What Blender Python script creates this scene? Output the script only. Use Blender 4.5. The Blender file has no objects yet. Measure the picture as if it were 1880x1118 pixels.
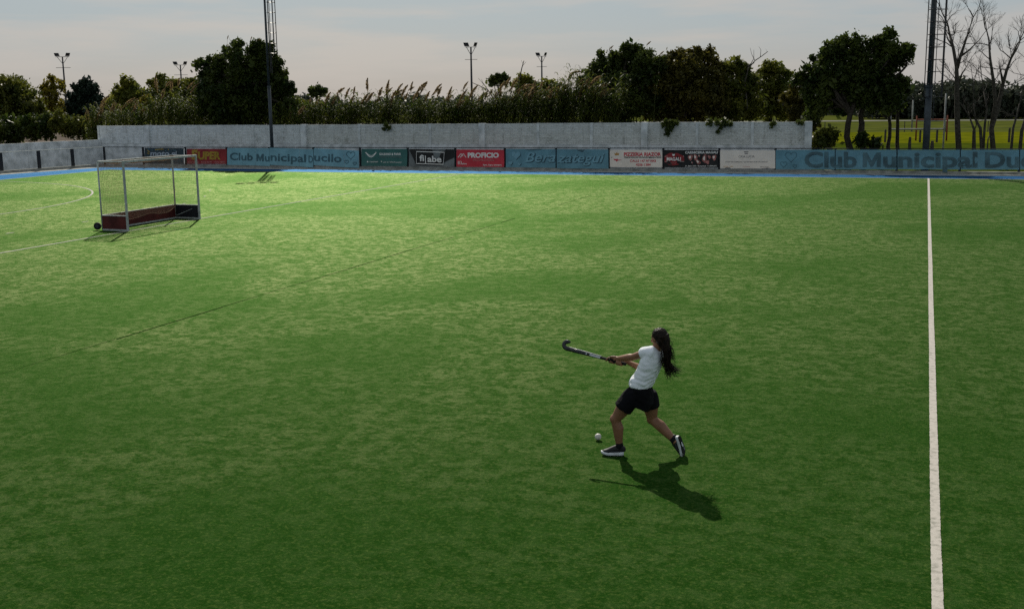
import bpy, bmesh, math, random
import numpy as np
from mathutils import Vector, Matrix, noise as mnoise

random.seed(7); RNG = np.random.default_rng(7)
SC = bpy.context.scene
COL = SC.collection

# ------------------------------------------------------------------ camera
W0, H0 = 1880.0, 1118.0                 # photograph size, used to turn picture points into places
FPX = 2057.34; PITCH = 0.180652; ROLL = -0.0134355; YAW = 0.3514068; CAMH = 3.808
_F = np.array([-math.sin(YAW)*math.cos(PITCH), math.cos(YAW)*math.cos(PITCH), -math.sin(PITCH)])
_R = np.array([math.cos(YAW), math.sin(YAW), 0.0]); _U = np.cross(_R, _F)
CR = math.cos(ROLL)*_R + math.sin(ROLL)*_U; CU = np.cross(CR, _F); CF = _F
CAMP = np.array([0, 0, CAMH])
cam = bpy.data.cameras.new('camera'); cam.sensor_fit = 'HORIZONTAL'; cam.sensor_width = 36.0
cam.lens = FPX/W0*36.0; cam.clip_start = 0.1; cam.clip_end = 3000
co = bpy.data.objects.new('camera', cam); COL.objects.link(co)
m = Matrix.Identity(4)
for i in range(3):
    m[i][0] = CR[i]; m[i][1] = CU[i]; m[i][2] = -CF[i]; m[i][3] = CAMP[i]
co.matrix_world = m
SC.camera = co

# ------------------------------------------------------------------ light
SUN_EL = math.radians(38.0); SUN_AZ = math.radians(28.7)      # azimuth measured left of +Y
SDIR = Vector((-math.sin(SUN_AZ)*math.cos(SUN_EL), math.cos(SUN_AZ)*math.cos(SUN_EL), math.sin(SUN_EL)))
sl = bpy.data.lights.new('sun', 'SUN'); sl.energy = 4.6; sl.angle = math.radians(0.55); sl.color = (1.0, 0.93, 0.80)
so = bpy.data.objects.new('sun', sl); COL.objects.link(so)
so.rotation_euler = SDIR.to_track_quat('Z', 'Y').to_euler(); so.location = (-20, 40, 40)

world = bpy.data.worlds.new('World'); SC.world = world; world.use_nodes = True
wt = world.node_tree; wt.nodes.clear()
def wn(t, **k):
    n = wt.nodes.new(t)
    for a, b in k.items(): setattr(n, a, b)
    return n
sky = wn('ShaderNodeTexSky', sky_type='NISHITA', sun_disc=False, sun_elevation=SUN_EL, sun_rotation=-SUN_AZ,
         altitude=20, air_density=1.0, dust_density=2.0, ozone_density=1.0)
tc = wn('ShaderNodeTexCoord'); sep = wn('ShaderNodeSeparateXYZ')
wt.links.new(tc.outputs['Generated'], sep.inputs[0])
# thin high cloud sheet, streaked along the horizon, same all round
mp = wn('ShaderNodeMapping'); mp.inputs['Scale'].default_value = (2.6, 2.6, 22.0); mp.inputs['Rotation'].default_value = (0.06, 0.10, 0.4)
wt.links.new(tc.outputs['Generated'], mp.inputs[0])
cn = wn('ShaderNodeTexNoise'); cn.inputs['Scale'].default_value = 2.2; cn.inputs['Detail'].default_value = 6; cn.inputs['Roughness'].default_value = 0.52
wt.links.new(mp.outputs[0], cn.inputs['Vector'])
cr = wn('ShaderNodeMapRange'); cr.inputs[1].default_value = 0.42; cr.inputs[2].default_value = 0.62; cr.inputs[3].default_value = 0.0; cr.inputs[4].default_value = 1.0
wt.links.new(cn.outputs['Fac'], cr.inputs[0])
# haze layer near the horizon: warm grey, fading upward
hz = wn('ShaderNodeMapRange'); hz.interpolation_type = 'SMOOTHSTEP'
hz.inputs[1].default_value = 0.0; hz.inputs[2].default_value = 0.075; hz.inputs[3].default_value = 1.0; hz.inputs[4].default_value = 0.0
wt.links.new(sep.outputs['Z'], hz.inputs[0])
hzc = wn('ShaderNodeMixRGB'); hzc.inputs[1].default_value = (4.15, 5.05, 5.65, 1); hzc.inputs[2].default_value = (5.22, 5.08, 4.98, 1)
wt.links.new(hz.outputs[0], hzc.inputs[0])
clc = wn('ShaderNodeMixRGB'); clc.inputs[2].default_value = (5.6, 5.5, 5.5, 1)
clf = wn('ShaderNodeMath', operation='MULTIPLY'); clf.inputs[1].default_value = 0.8
wt.links.new(cr.outputs[0], clf.inputs[0]); wt.links.new(clf.outputs[0], clc.inputs[0]); wt.links.new(hzc.outputs[0], clc.inputs[1])
mixs = wn('ShaderNodeMixRGB'); mixs.inputs[0].default_value = 0.86
wt.links.new(sky.outputs[0], mixs.inputs[1]); wt.links.new(clc.outputs[0], mixs.inputs[2])
bg = wn('ShaderNodeBackground'); bg.inputs['Strength'].default_value = 0.083
wt.links.new(mixs.outputs[0], bg.inputs[0])
wo = wn('ShaderNodeOutputWorld'); wt.links.new(bg.outputs[0], wo.inputs[0])

SC.render.engine = 'CYCLES'; SC.cycles.use_denoising = False
SC.view_settings.view_transform = 'Standard'; SC.view_settings.look = 'None'
SC.view_settings.exposure = -0.06; SC.view_settings.gamma = 1.0; SC.view_settings.use_curve_mapping = False

# ------------------------------------------------------------------ picture point -> place
def ray(px, py): return CF + (px-W0/2)/FPX*CR - (py-H0/2)/FPX*CU
def on_z(px, py, z=0.0):
    d = ray(px, py); t = (z-CAMH)/d[2]; return CAMP + t*d
def on_Y(px, py, Y):
    d = ray(px, py); return CAMP + (Y/d[1])*d
def mpp(Y, px=940): return Y/ray(px, 200)[1]/FPX*np.linalg.norm(ray(px, 200))   # metres per pixel at depth Y

# ------------------------------------------------------------------ materials
MATS = {}
def mat(name, col, rough=0.6, spec=0.4, var=0.2, scale=3.0, bump=0.0, bscale=40.0, metal=0.0, col2=None, transl=0.0, detail=5.0, sheen=0.0, ramp=(0.35, 0.65)):
    if name in MATS: return MATS[name]
    M = bpy.data.materials.new(name); M.use_nodes = True; t = M.node_tree; b = t.nodes['Principled BSDF']
    b.inputs['Roughness'].default_value = rough; b.inputs['Metallic'].default_value = metal
    b.inputs['Specular IOR Level'].default_value = spec
    if sheen: b.inputs['Sheen Weight'].default_value = sheen
    c = t.nodes.new('ShaderNodeTexCoord')
    n = t.nodes.new('ShaderNodeTexNoise'); n.inputs['Scale'].default_value = scale; n.inputs['Detail'].default_value = detail
    t.links.new(c.outputs['Object'], n.inputs['Vector'])
    r = t.nodes.new('ShaderNodeValToRGB'); r.color_ramp.elements[0].position = ramp[0]; r.color_ramp.elements[1].position = ramp[1]
    if col2 is None: a = [x*(1-var) for x in col]; z = [min(1, x*(1+var)) for x in col]
    else: a, z = col, col2
    r.color_ramp.elements[0].color = (*a, 1); r.color_ramp.elements[1].color = (*z, 1)
    t.links.new(n.outputs['Fac'], r.inputs[0]); t.links.new(r.outputs[0], b.inputs['Base Color'])
    if bump:
        n2 = t.nodes.new('ShaderNodeTexNoise'); n2.inputs['Scale'].default_value = bscale; n2.inputs['Detail'].default_value = 4
        t.links.new(c.outputs['Object'], n2.inputs['Vector'])
        bp_ = t.nodes.new('ShaderNodeBump'); bp_.inputs['Strength'].default_value = 0.7; bp_.inputs['Distance'].default_value = bump
        t.links.new(n2.outputs['Fac'], bp_.inputs['Height']); t.links.new(bp_.outputs[0], b.inputs['Normal'])
    if transl:
        tr = t.nodes.new('ShaderNodeBsdfTranslucent'); t.links.new(r.outputs[0], tr.inputs[0])
        mx = t.nodes.new('ShaderNodeMixShader'); mx.inputs[0].default_value = transl
        t.links.new(b.outputs[0], mx.inputs[1]); t.links.new(tr.outputs[0], mx.inputs[2])
        t.links.new(mx.outputs[0], t.nodes['Material Output'].inputs[0])
    MATS[name] = M
    return M

GROUGH, GIOR = 0.56, 1.20
def turf_material(name, dark, mid, dry, broad_tone, sheen, tint, tdark):
    M = bpy.data.materials.new(name); M.use_nodes = True; t = M.node_tree; b = t.nodes['Principled BSDF']; L = t.links.new
    c = t.nodes.new('ShaderNodeTexCoord')
    def noise(scale, detail=4, rough=0.55, dist=0.0, vec=None, off=0):
        n = t.nodes.new('ShaderNodeTexNoise'); n.inputs['Scale'].default_value = scale; n.inputs['Detail'].default_value = detail
        n.inputs['Roughness'].default_value = rough; n.inputs['Distortion'].default_value = dist
        mp = t.nodes.new('ShaderNodeMapping'); mp.inputs['Location'].default_value = (off, off*1.7, 0); L(c.outputs['Object'], mp.inputs[0])
        if vec: mp.inputs['Rotation'].default_value = (0, 0, YAW); mp.inputs['Scale'].default_value = vec
        L(mp.outputs[0], n.inputs['Vector']); return n.outputs['Fac']
    def rng(f, a, b_, lo=0.0, hi=1.0):
        r = t.nodes.new('ShaderNodeMapRange'); r.inputs[1].default_value = a; r.inputs[2].default_value = b_; r.inputs[3].default_value = lo; r.inputs[4].default_value = hi
        L(f, r.inputs[0]); return r.outputs[0]
    def mixc(f, a, b_):
        x = t.nodes.new('ShaderNodeMixRGB')
        for i, v in ((0, f), (1, a), (2, b_)):
            if isinstance(v, tuple): x.inputs[i].default_value = (*v, 1)
            elif isinstance(v, float): x.inputs[i].default_value = v
            else: L(v, x.inputs[i])
        return x.outputs[0]
    def mul(a, b_):
        x = t.nodes.new('ShaderNodeMath'); x.operation = 'MULTIPLY'
        for i, v in ((0, a), (1, b_)):
            if isinstance(v, float): x.inputs[i].default_value = v
            else: L(v, x.inputs[i])
        return x.outputs[0]
    big = noise(0.15, 3, 0.5, 0.5, off=3.1)
    patch = noise(1.7, 6, 0.66, 0.3, off=17)
    scuff = noise(4.6, 9, 0.74, 0.2, off=11)                            # brushed and trodden pile
    scuff2 = noise(13, 7, 0.76, 0.1, off=5)
    fine = noise(70, 4, 0.8, 0.0)
    grit = noise(150, 2, 0.7, 0.0, off=7)
    mid_f = noise(24, 3, 0.7, 0.0, off=23)
    base = mixc(rng(scuff, 0.40, 0.57), dark, mid)
    base = mixc(mul(rng(scuff2, 0.54, 0.72), 0.4), base, dry)
    base = mixc(mul(rng(big, 0.48, 0.62), 0.45), base, broad_tone)  # broad random patches blend towards a deeper tone
    base = mixc(mul(rng(fine, 0.40, 0.54, 1.0, 0.0), 0.8), base, dark)
    base = mixc(mul(rng(mid_f, 0.52, 0.64), 0.65), base, dry)
    base = mixc(mul(rng(grit, 0.56, 0.70), 0.8), base, dry)
    h = t.nodes.new('ShaderNodeMath'); h.operation = 'ADD'
    L(mul(scuff2, 0.9), h.inputs[0]); L(mul(fine, 0.45), h.inputs[1])
    bp_ = t.nodes.new('ShaderNodeBump'); bp_.inputs['Strength'].default_value = 0.75; bp_.inputs['Distance'].default_value = 0.02
    L(h.outputs[0], bp_.inputs['Height'])
    # waxy fibres: dull coloured body under a tinted sheen that grows towards grazing view
    t.nodes.remove(b)
    df = t.nodes.new('ShaderNodeBsdfDiffuse'); L(base, df.inputs['Color']); L(bp_.outputs[0], df.inputs['Normal'])
    gl = t.nodes.new('ShaderNodeBsdfAnisotropic'); gl.distribution = 'GGX'; gl.inputs['Roughness'].default_value = GROUGH; L(bp_.outputs[0], gl.inputs['Normal'])
    gcol = mixc(rng(scuff, 0.44, 0.54), tdark, tint)
    gcol = mixc(mul(rng(patch, 0.40, 0.55, 1.0, 0.0), 0.72), gcol, tdark)
    gcol = mixc(mul(rng(scuff2, 0.53, 0.64), 0.7), gcol, (tint[0]*1.35, tint[1]*1.12, tint[2]*1.25))
    gcol = mixc(mul(rng(scuff2, 0.40, 0.50, 1.0, 0.0), 0.65), gcol, tdark)
    gcol = mixc(mul(rng(fine, 0.36, 0.54, 1.0, 0.0), 0.6), gcol, tdark)
    gcol = mixc(mul(rng(big, 0.48, 0.60), 0.6), gcol, tdark)
    L(gcol, gl.inputs['Color'])
    fr = t.nodes.new('ShaderNodeFresnel'); fr.inputs['IOR'].default_value = GIOR
    mx = t.nodes.new('ShaderNodeMixShader'); L(mul(fr.outputs[0], float(sheen)), mx.inputs[0]); L(df.outputs[0], mx.inputs[1]); L(gl.outputs[0], mx.inputs[2])
    L(mx.outputs[0], t.nodes['Material Output'].inputs[0])
    return M

def brick_paint(name, col, course=0.095, bump=0.012, dirt=(0.16, 0.16, 0.13)):
    M = bpy.data.materials.new(name); M.use_nodes = True; t = M.node_tree; b = t.nodes['Principled BSDF']; L = t.links.new
    b.inputs['Roughness'].default_value = 0.85; b.inputs['Specular IOR Level'].default_value = 0.2
    c = t.nodes.new('ShaderNodeTexCoord'); mp = t.nodes.new('ShaderNodeMapping'); mp.inputs['Rotation'].default_value = (math.pi/2, 0, 0)
    L(c.outputs['Object'], mp.inputs[0])
    br = t.nodes.new('ShaderNodeTexBrick'); br.inputs['Scale'].default_value = 1.0; br.inputs['Row Height'].default_value = course; br.inputs['Brick Width'].default_value = course*3
    br.inputs['Mortar Size'].default_value = 0.011; br.inputs['Mortar Smooth'].default_value = 0.5
    br.inputs['Color1'].default_value = (1, 1, 1, 1); br.inputs['Color2'].default_value = (0.8, 0.8, 0.8, 1); br.inputs['Mortar'].default_value = (0.70, 0.70, 0.70, 1)
    L(mp.outputs[0], br.inputs['Vector'])
    n = t.nodes.new('ShaderNodeTexNoise'); n.inputs['Scale'].default_value = 1.1; n.inputs['Detail'].default_value = 7; n.inputs['Roughness'].default_value = 0.7
    L(c.outputs['Object'], n.inputs['Vector'])
    n2 = t.nodes.new('ShaderNodeTexNoise'); n2.inputs['Scale'].default_value = 9; n2.inputs['Detail'].default_value = 6; n2.inputs['Roughness'].default_value = 0.75
    m2 = t.nodes.new('ShaderNodeMapping'); m2.inputs['Scale'].default_value = (1.0, 1.0, 2.2); L(c.outputs['Object'], m2.inputs[0]); L(m2.outputs[0], n2.inputs['Vector'])
    n3 = t.nodes.new('ShaderNodeTexNoise'); n3.inputs['Scale'].default_value = 2.4; n3.inputs['Detail'].default_value = 6; n3.inputs['Roughness'].default_value = 0.7
    m3 = t.nodes.new('ShaderNodeMapping'); m3.inputs['Scale'].default_value = (1.6, 1.0, 0.22); L(c.outputs['Object'], m3.inputs[0]); L(m3.outputs[0], n3.inputs['Vector'])
    mxx = t.nodes.new('ShaderNodeMath'); mxx.operation = 'MAXIMUM'; L(n.outputs['Fac'], mxx.inputs[0]); L(n3.outputs['Fac'], mxx.inputs[1])
    ad = t.nodes.new('ShaderNodeMath'); ad.operation = 'MULTIPLY'; L(mxx.outputs[0], ad.inputs[0]); L(n2.outputs['Fac'], ad.inputs[1])
    r = t.nodes.new('ShaderNodeMapRange'); r.inputs[1].default_value = 0.26; r.inputs[2].default_value = 0.40; r.inputs[3].default_value = 0.0; r.inputs[4].default_value = 0.85
    L(ad.outputs[0], r.inputs[0])
    x = t.nodes.new('ShaderNodeMixRGB'); x.blend_type = 'MULTIPLY'; x.inputs[0].default_value = 1.0; x.inputs[1].default_value = (*col, 1); L(br.outputs['Color'], x.inputs[2])
    y = t.nodes.new('ShaderNodeMixRGB'); L(r.outputs[0], y.inputs[0]); L(x.outputs[0], y.inputs[1]); y.inputs[2].default_value = (*dirt, 1)
    L(y.outputs[0], b.inputs['Base Color'])
    bp_ = t.nodes.new('ShaderNodeBump'); bp_.inputs['Distance'].default_value = bump; bp_.inputs['Strength'].default_value = 1.0
    L(br.outputs['Color'], bp_.inputs['Height']); L(bp_.outputs[0], b.inputs['Normal'])
    return M

TURF = turf_material('artificial_turf', (0.006, 0.032, 0.003), (0.011, 0.050, 0.005), (0.060, 0.098, 0.020), (0.006, 0.036, 0.003), 1.0, (0.215, 0.258, 0.118), (0.046, 0.108, 0.024))
BLUE_TURF = turf_material('blue_turf', (0.004, 0.038, 0.13), (0.008, 0.070, 0.24), (0.03, 0.12, 0.32), (0.006, 0.05, 0.17), 1.0, (0.055, 0.125, 0.21), (0.03, 0.09, 0.18))
LINE_W = mat('line_white', (0.24, 0.23, 0.19), 0.8, 0.2, col2=(0.44, 0.405, 0.36), scale=14, detail=10, bump=0.006, bscale=90, sheen=0.1, ramp=(0.30, 0.52))
SEAM = mat('seam_dark', (0.006, 0.016, 0.004), 1.0, 0.0)
CONCRETE = mat('concrete', (0.20, 0.20, 0.18), 0.9, 0.2, col2=(0.36, 0.36, 0.33), scale=3, bump=0.006, bscale=30)
STEEL_DK = mat('dark_steel', (0.012, 0.014, 0.018), 0.5, 0.4, var=0.4, scale=8)
STEEL_GREY = mat('grey_steel', (0.032, 0.042, 0.050), 0.55, 0.4, var=0.3, scale=5)
WHITE_STEEL = mat('white_steel', (0.30, 0.34, 0.32), 0.55, 0.3, col2=(0.48, 0.52, 0.49), scale=9)
WALL_A = brick_paint('whitewashed_brick', (0.78, 0.81, 0.82), 0.095, 0.008)
WALL_B = brick_paint('whitewashed_brick_stained', (0.70, 0.71, 0.69), 0.095, 0.009, (0.20, 0.20, 0.17))
WALL_P = mat('whitewashed_render', (0.46, 0.48, 0.48), 0.9, 0.2, col2=(0.76, 0.78, 0.79), scale=2.2, bump=0.01, bscale=12, detail=8)
GRASS = mat('olive_grass', (0.030, 0.046, 0.004), 0.95, 0.0, col2=(0.060, 0.078, 0.008), scale=0.6, detail=8, bump=0.05, bscale=6)  # darker olive than the band beyond it
GRASS_SUNLIT = mat('sunlit_yellow_grass', (0.062, 0.076, 0.004), 0.95, 0.0, col2=(0.125, 0.130, 0.006), scale=0.5, detail=8, bump=0.04, bscale=6)  # sunlit look of this band is put into its brighter, yellower colour
GRASS_FAR = mat('far_grass', (0.045, 0.058, 0.010), 0.95, 0.0, col2=(0.085, 0.095, 0.02), scale=0.3, detail=8)
DUST = mat('pale_path', (0.13, 0.13, 0.115), 0.95, 0.1, scale=0.3)
SOIL = mat('soil', (0.035, 0.022, 0.014), 0.95, 0.1, col2=(0.07, 0.045, 0.025), scale=1.5, detail=8)
BARK = mat('bark', (0.020, 0.016, 0.012), 0.9, 0.2, col2=(0.055, 0.046, 0.036), scale=9, bump=0.02, bscale=18)
BARK_GREY = mat('bark_grey', (0.035, 0.031, 0.026), 0.9, 0.2, col2=(0.085, 0.075, 0.062), scale=9, bump=0.02, bscale=18)
def leafmat(name, a, b, transl=0.30, rough=0.5): return mat(name, a, rough, 0.22, col2=b, scale=0.9, transl=transl, detail=6)
LEAF_DARK = leafmat('leaf_dark', (0.018, 0.036, 0.006), (0.075, 0.098, 0.016), 0.42)
LEAF_OLIVE = leafmat('leaf_olive', (0.038, 0.056, 0.008), (0.135, 0.140, 0.020), 0.46)
LEAF_BROWN = leafmat('leaf_brown', (0.036, 0.038, 0.007), (0.120, 0.105, 0.018), 0.42)
LEAF_YELLOW = leafmat('leaf_yellow', (0.095, 0.095, 0.010), (0.23, 0.185, 0.018), 0.46)
LEAF_LIGHT = leafmat('leaf_light', (0.065, 0.088, 0.012), (0.19, 0.19, 0.026), 0.50)
LEAF_PINE = leafmat('leaf_pine', (0.008, 0.020, 0.012), (0.022, 0.040, 0.022), 0.12)
LEAF_FAR_HAZE = leafmat('leaf_far_haze', (0.030, 0.040, 0.026), (0.060, 0.070, 0.045), 0.2)  # lighter, greyer green: distance haze is put into the leaf colour
REED_LEAF = mat('reed_leaf', (0.026, 0.056, 0.008), 0.50, 0.14, col2=(0.135, 0.150, 0.020), scale=1.2, transl=0.48, detail=5)
REED_STEM = mat('reed_stem', (0.07, 0.08, 0.025), 0.6, 0.3, scale=4)
PLUME = mat('reed_plume', (0.19, 0.130, 0.060), 0.9, 0.05, col2=(0.38, 0.28, 0.15), scale=5, transl=0.45)

# ------------------------------------------------------------------ geometry helpers
class G:
    def __init__(s): s.v = []; s.f = []
    def add(s, v, f):
        o = len(s.v); s.v.extend([tuple(map(float, p)) for p in v]); s.f.extend([tuple(i+o for i in q) for q in f]); return s
    def box(s, a, b):
        (x0, y0, z0), (x1, y1, z1) = a, b
        return s.add([(x0,y0,z0),(x1,y0,z0),(x1,y1,z0),(x0,y1,z0),(x0,y0,z1),(x1,y0,z1),(x1,y1,z1),(x0,y1,z1)],
                     [(0,3,2,1),(4,5,6,7),(0,1,5,4),(1,2,6,5),(2,3,7,6),(3,0,4,7)])
    def obox(s, c, ax, ay, az):
        c, ax, ay, az = map(np.asarray, (c, ax, ay, az)); v = []
        for k in (-1, 1):
            for i, j in ((-1,-1),(1,-1),(1,1),(-1,1)): v.append(c+i*ax+j*ay+k*az)
        return s.add(v, [(0,3,2,1),(4,5,6,7),(0,1,5,4),(1,2,6,5),(2,3,7,6),(3,0,4,7)])
    def path(s, pts, rad, n=6, hint=None, caps=True):
        """tube through pts; rad: list of r or (r_side, r_other)"""
        pts = [np.asarray(p, float) for p in pts]; k = len(pts); v = []; hint0 = np.asarray(hint if hint is not None else (0.31, 0.17, 0.93), float)
        side = None
        for i in range(k):
            t = pts[min(i+1, k-1)] - pts[max(i-1, 0)]; t = t/(np.linalg.norm(t)+1e-9)
            ref = hint0 if (side is None or hint is not None) else side
            h = np.asarray(hint[i]) if (hint is not None and np.ndim(hint) == 2) else ref
            sd = h - t*np.dot(h, t)
            if np.linalg.norm(sd) < 1e-4: sd = np.cross(t, (1, 0, 0.2))
            sd = sd/np.linalg.norm(sd); side = sd; b = np.cross(t, sd)
            r = rad[i]; rx, ry = r if isinstance(r, (tuple, list)) else (r, r)
            for j in range(n):
                a = 2*math.pi*j/n; v.append(pts[i] + math.cos(a)*rx*sd + math.sin(a)*ry*b)
        f = []
        for i in range(k-1):
            for j in range(n):
                f.append((i*n+j, i*n+(j+1) % n, (i+1)*n+(j+1) % n, (i+1)*n+j))
        if caps: f.append(tuple(range(n-1, -1, -1))); f.append(tuple((k-1)*n+j for j in range(n)))
        return s.add(v, f)
    def ball(s, c, r, n=12, m=8, ax=None):
        c = np.asarray(c, float); r = np.asarray(r if np.ndim(r) else (r, r, r), float); ax = np.eye(3) if ax is None else np.asarray(ax)
        v = [c - ax[2]*r[2]]
        for i in range(1, m):
            a = -math.pi/2 + math.pi*i/m
            for j in range(n):
                b = 2*math.pi*j/n; v.append(c + ax[0]*r[0]*math.cos(a)*math.cos(b) + ax[1]*r[1]*math.cos(a)*math.sin(b) + ax[2]*r[2]*math.sin(a))
        v.append(c + ax[2]*r[2]); f = []
        for j in range(n): f.append((0, 1+(j+1) % n, 1+j))
        for i in range(m-2):
            for j in range(n): f.append((1+i*n+j, 1+i*n+(j+1) % n, 1+(i+1)*n+(j+1) % n, 1+(i+1)*n+j))
        e = len(v)-1
        for j in range(n): f.append((e, 1+(m-2)*n+j, 1+(m-2)*n+(j+1) % n))
        return s.add(v, f)

def wloc(o):
    p = np.zeros(3)
    while o is not None: p = p + np.array(o.location); o = o.parent
    return p
def link(o, parent=None):
    COL.objects.link(o)
    if parent is not None: o.parent = parent
    return o
def mk(name, g, material, parent=None, origin=None, smooth=False):
    """one mesh object out of world-space geometry"""
    v = np.array(g.v, float); org = np.zeros(3)
    if parent is None and origin is None: org = np.array([(v[:,0].min()+v[:,0].max())/2, (v[:,1].min()+v[:,1].max())/2, v[:,2].min()])
    elif origin is not None: org = np.asarray(origin, float)
    else: org = wloc(parent)
    me = bpy.data.meshes.new(name); me.from_pydata((v-org).tolist(), [], g.f); me.materials.append(material)
    if smooth: me.polygons.foreach_set('use_smooth', [True]*len(me.polygons))
    me.update()
    o = bpy.data.objects.new(name, me); link(o, parent)
    o.location = org - (wloc(parent) if parent is not None else 0)
    return o
def quads(name, V, material, parent=None, origin=None):
    """V (n,4,3) world-space quads, made fast"""
    n = len(V); org = wloc(parent) if (parent is not None and origin is None) else np.asarray(origin if origin is not None else (0, 0, 0), float)
    me = bpy.data.meshes.new(name); me.vertices.add(4*n); me.vertices.foreach_set('co', (V.reshape(-1, 3)-org).astype(np.float32).ravel())
    me.loops.add(4*n); me.loops.foreach_set('vertex_index', np.arange(4*n, dtype=np.int32))
    me.polygons.add(n); me.polygons.foreach_set('loop_start', np.arange(0, 4*n, 4, dtype=np.int32))
    me.materials.append(material); me.update(calc_edges=True); me.validate()
    o = bpy.data.objects.new(name, me); link(o, parent); o.location = org - (wloc(parent) if parent is not None else 0)
    return o
def tag(o, label=None, cat=None, group=None, kind=None):
    if label: o['label'] = label
    if cat: o['category'] = cat
    if group: o['group'] = group
    if kind: o['kind'] = kind
    return o
def thing(name, label, cat, loc, group=None):
    o = bpy.data.objects.new(name, None); o.empty_display_size = 0.2; link(o); o.location = [float(x) for x in loc]
    return tag(o, label, cat, group)
def sheet(name, pts, z, material, parent=None, label=None):
    g = G(); g.add([(x, y, z) for x, y in pts], [tuple(range(len(pts)))])
    o = mk(name, g, material, parent, origin=(0, 0, 0) if parent is None else None)
    if parent is None: tag(o, label, None, None, 'structure')
    return o

# ================================================================== SETTING
FY = 58.50           # the far fence stands on this line
BLUE_Y = 57.10       # edge of the blue turf; a concrete apron runs from here to the fence
SIDE_Y = 54.95       # far sideline
END_X = -45.7        # end line of the pitch
L23_X = -22.79; CENTRE_X = 0.263
BLUE_C = np.array([-47.9, BLUE_Y]); FENCE_C = np.array([-48.95, FY]); FENCE_L = FENCE_C + np.array([-1.2, -7.1])
fdirL = (FENCE_L-FENCE_C)/np.linalg.norm(FENCE_L-FENCE_C)
FENCE_E = FENCE_C + fdirL*14.0

sheet('ground', [(-900,-300),(900,-300),(900,1500),(-900,1500)], -0.06, SOIL, label='bare soil and weeds around the pitch')
tag(bpy.data.objects['ground'], 'bare brown soil around the pitch and under the trees')
pitch = sheet('hockey_pitch', [(END_X, 3.6), (46, 3.6), (46, SIDE_Y), (END_X, SIDE_Y)], 0.0, TURF, label='green artificial turf hockey pitch')
sheet('blue_surround', [(-52.5, -2), (50, -2), (50, BLUE_Y), tuple(BLUE_C), tuple(BLUE_C+fdirL*16)], -0.006, BLUE_TURF, label='blue artificial turf run-off around the pitch')

sheet('concrete_apron', [tuple(BLUE_C), (50, BLUE_Y), (50, FY+0.6), (-62, FY+0.6), (-62, 30), tuple(BLUE_C+fdirL*16)], -0.012, CONCRETE, label='shaded concrete apron between the blue turf and the fence')
def gline(name, x0, y0, x1, y1, w=0.08, material=None, step=0.025, fuzz=0.0014):
    """painted line whose edges follow the tufts"""
    d = np.array([x1-x0, y1-y0]); L = np.linalg.norm(d); d = d/L; n = np.array([-d[1], d[0]]); g = G(); k = max(1, int(L/step)); v = []
    wob = 0.0
    for i in range(k+1):
        q = np.array([x0, y0])+d*L*i/k; wob = 0.97*wob+RNG.normal(0, 0.0003)
        for sg in (1, -1):
            e = q+n*(sg*(w/2+RNG.normal(0, fuzz))+wob); v.append((e[0], e[1], 0.005))
    g.add(v, [(2*i, 2*i+1, 2*i+3, 2*i+2) for i in range(k)])
    return mk(name, g, material or LINE_W, pitch)
gline('centre_line', CENTRE_X, 3.6, CENTRE_X, SIDE_Y-0.05, 0.085)
gline('quarter_line', L23_X, 3.6, L23_X, SIDE_Y-0.05, 0.08)
gline('side_line', END_X, SIDE_Y, 46, SIDE_Y, 0.085)
gline('end_line', END_X, 3.6, END_X, SIDE_Y-0.05, 0.085)
def arc_line(name, cx, cy, r, a0, a1, n, w):
    g = G(); v = []
    for i in range(n+1):
        a = a0+(a1-a0)*i/n
        for rr in (r-w/2, r+w/2): v.append((cx+rr*math.cos(a), cy+rr*math.sin(a), 0.0055))
    g.add(v, [(2*i, 2*i+1, 2*i+3, 2*i+2) for i in range(n)])
    return mk(name, g, LINE_W, pitch)
GCY = 29.1
arc_line('circle_line', END_X, GCY+1.83, 14.63, 0.0, math.pi/2, 48, 0.08)
gline('circle_line', END_X+14.63, GCY-1.83, END_X+14.63, GCY+1.83, 0.08)
arc_line('circle_line', END_X, GCY-1.83, 14.63, -math.pi/2, 0.0, 48, 0.08)
for k in range(-3, 6):                                           # dashes of the outer circle
    s = 0.7 + 3.3*k - 3.05
    if abs(s) <= 1.83+0.3: gline('dash_mark', END_X+19.6, GCY+s-0.15, END_X+19.6, GCY+s+0.15, 0.07)
    else:
        sg = 1 if s > 0 else -1; a = (abs(s)-1.83)/19.6
        arc_line('dash_mark', END_X, GCY+sg*1.83, 19.6, sg*(a-0.008), sg*(a+0.008), 2, 0.07)
g = G(); y = 8.0                                                  # glued joint between two rolls, open in places
while y < 44:
    dl = RNG.uniform(0.3, 1.4); w = (0.004 if y < 14 else 0.011 if y < 34 else 0.007)*RNG.uniform(.5, 1.5); x = -12.40+0.012*math.sin(y*.9)+0.006*math.sin(y*2.7)
    if RNG.uniform(0, 1) > 0.12: g.add([(x-w, y, .004), (x+w, y, .004), (x+w*.8, y+dl, .004), (x-w*.8, y+dl, .004)], [(0, 1, 2, 3)])
    y += dl
tag(mk('turf_seam', g, SEAM, pitch), kind='stuff')
# fields behind the wall, on the right
sheet('near_field', [(-9, 60.5), (160, 60.5), (160, 96), (-20, 96)], -0.050, GRASS, label='olive grass behind the boards')
sheet('sunlit_field', [(-20, 96), (200, 96), (200, 124), (-28, 124)], -0.046, GRASS_SUNLIT, label='bright yellow-green field beyond the trees, sunlight put into its colour')
sheet('far_field', [(-28, 124), (300, 124), (300, 176), (-40, 176)], -0.050, GRASS_FAR, label='dull green far field')
sheet('far_road', [(-300, 176), (300, 176), (300, 183), (-300, 183)], -0.046, DUST, label='pale road before the far wood')
sheet('far_meadow', [(-600, 183), (600, 183), (600, 900), (-600, 900)], -0.050, GRASS_FAR, label='dull meadow under the far wood')

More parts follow.
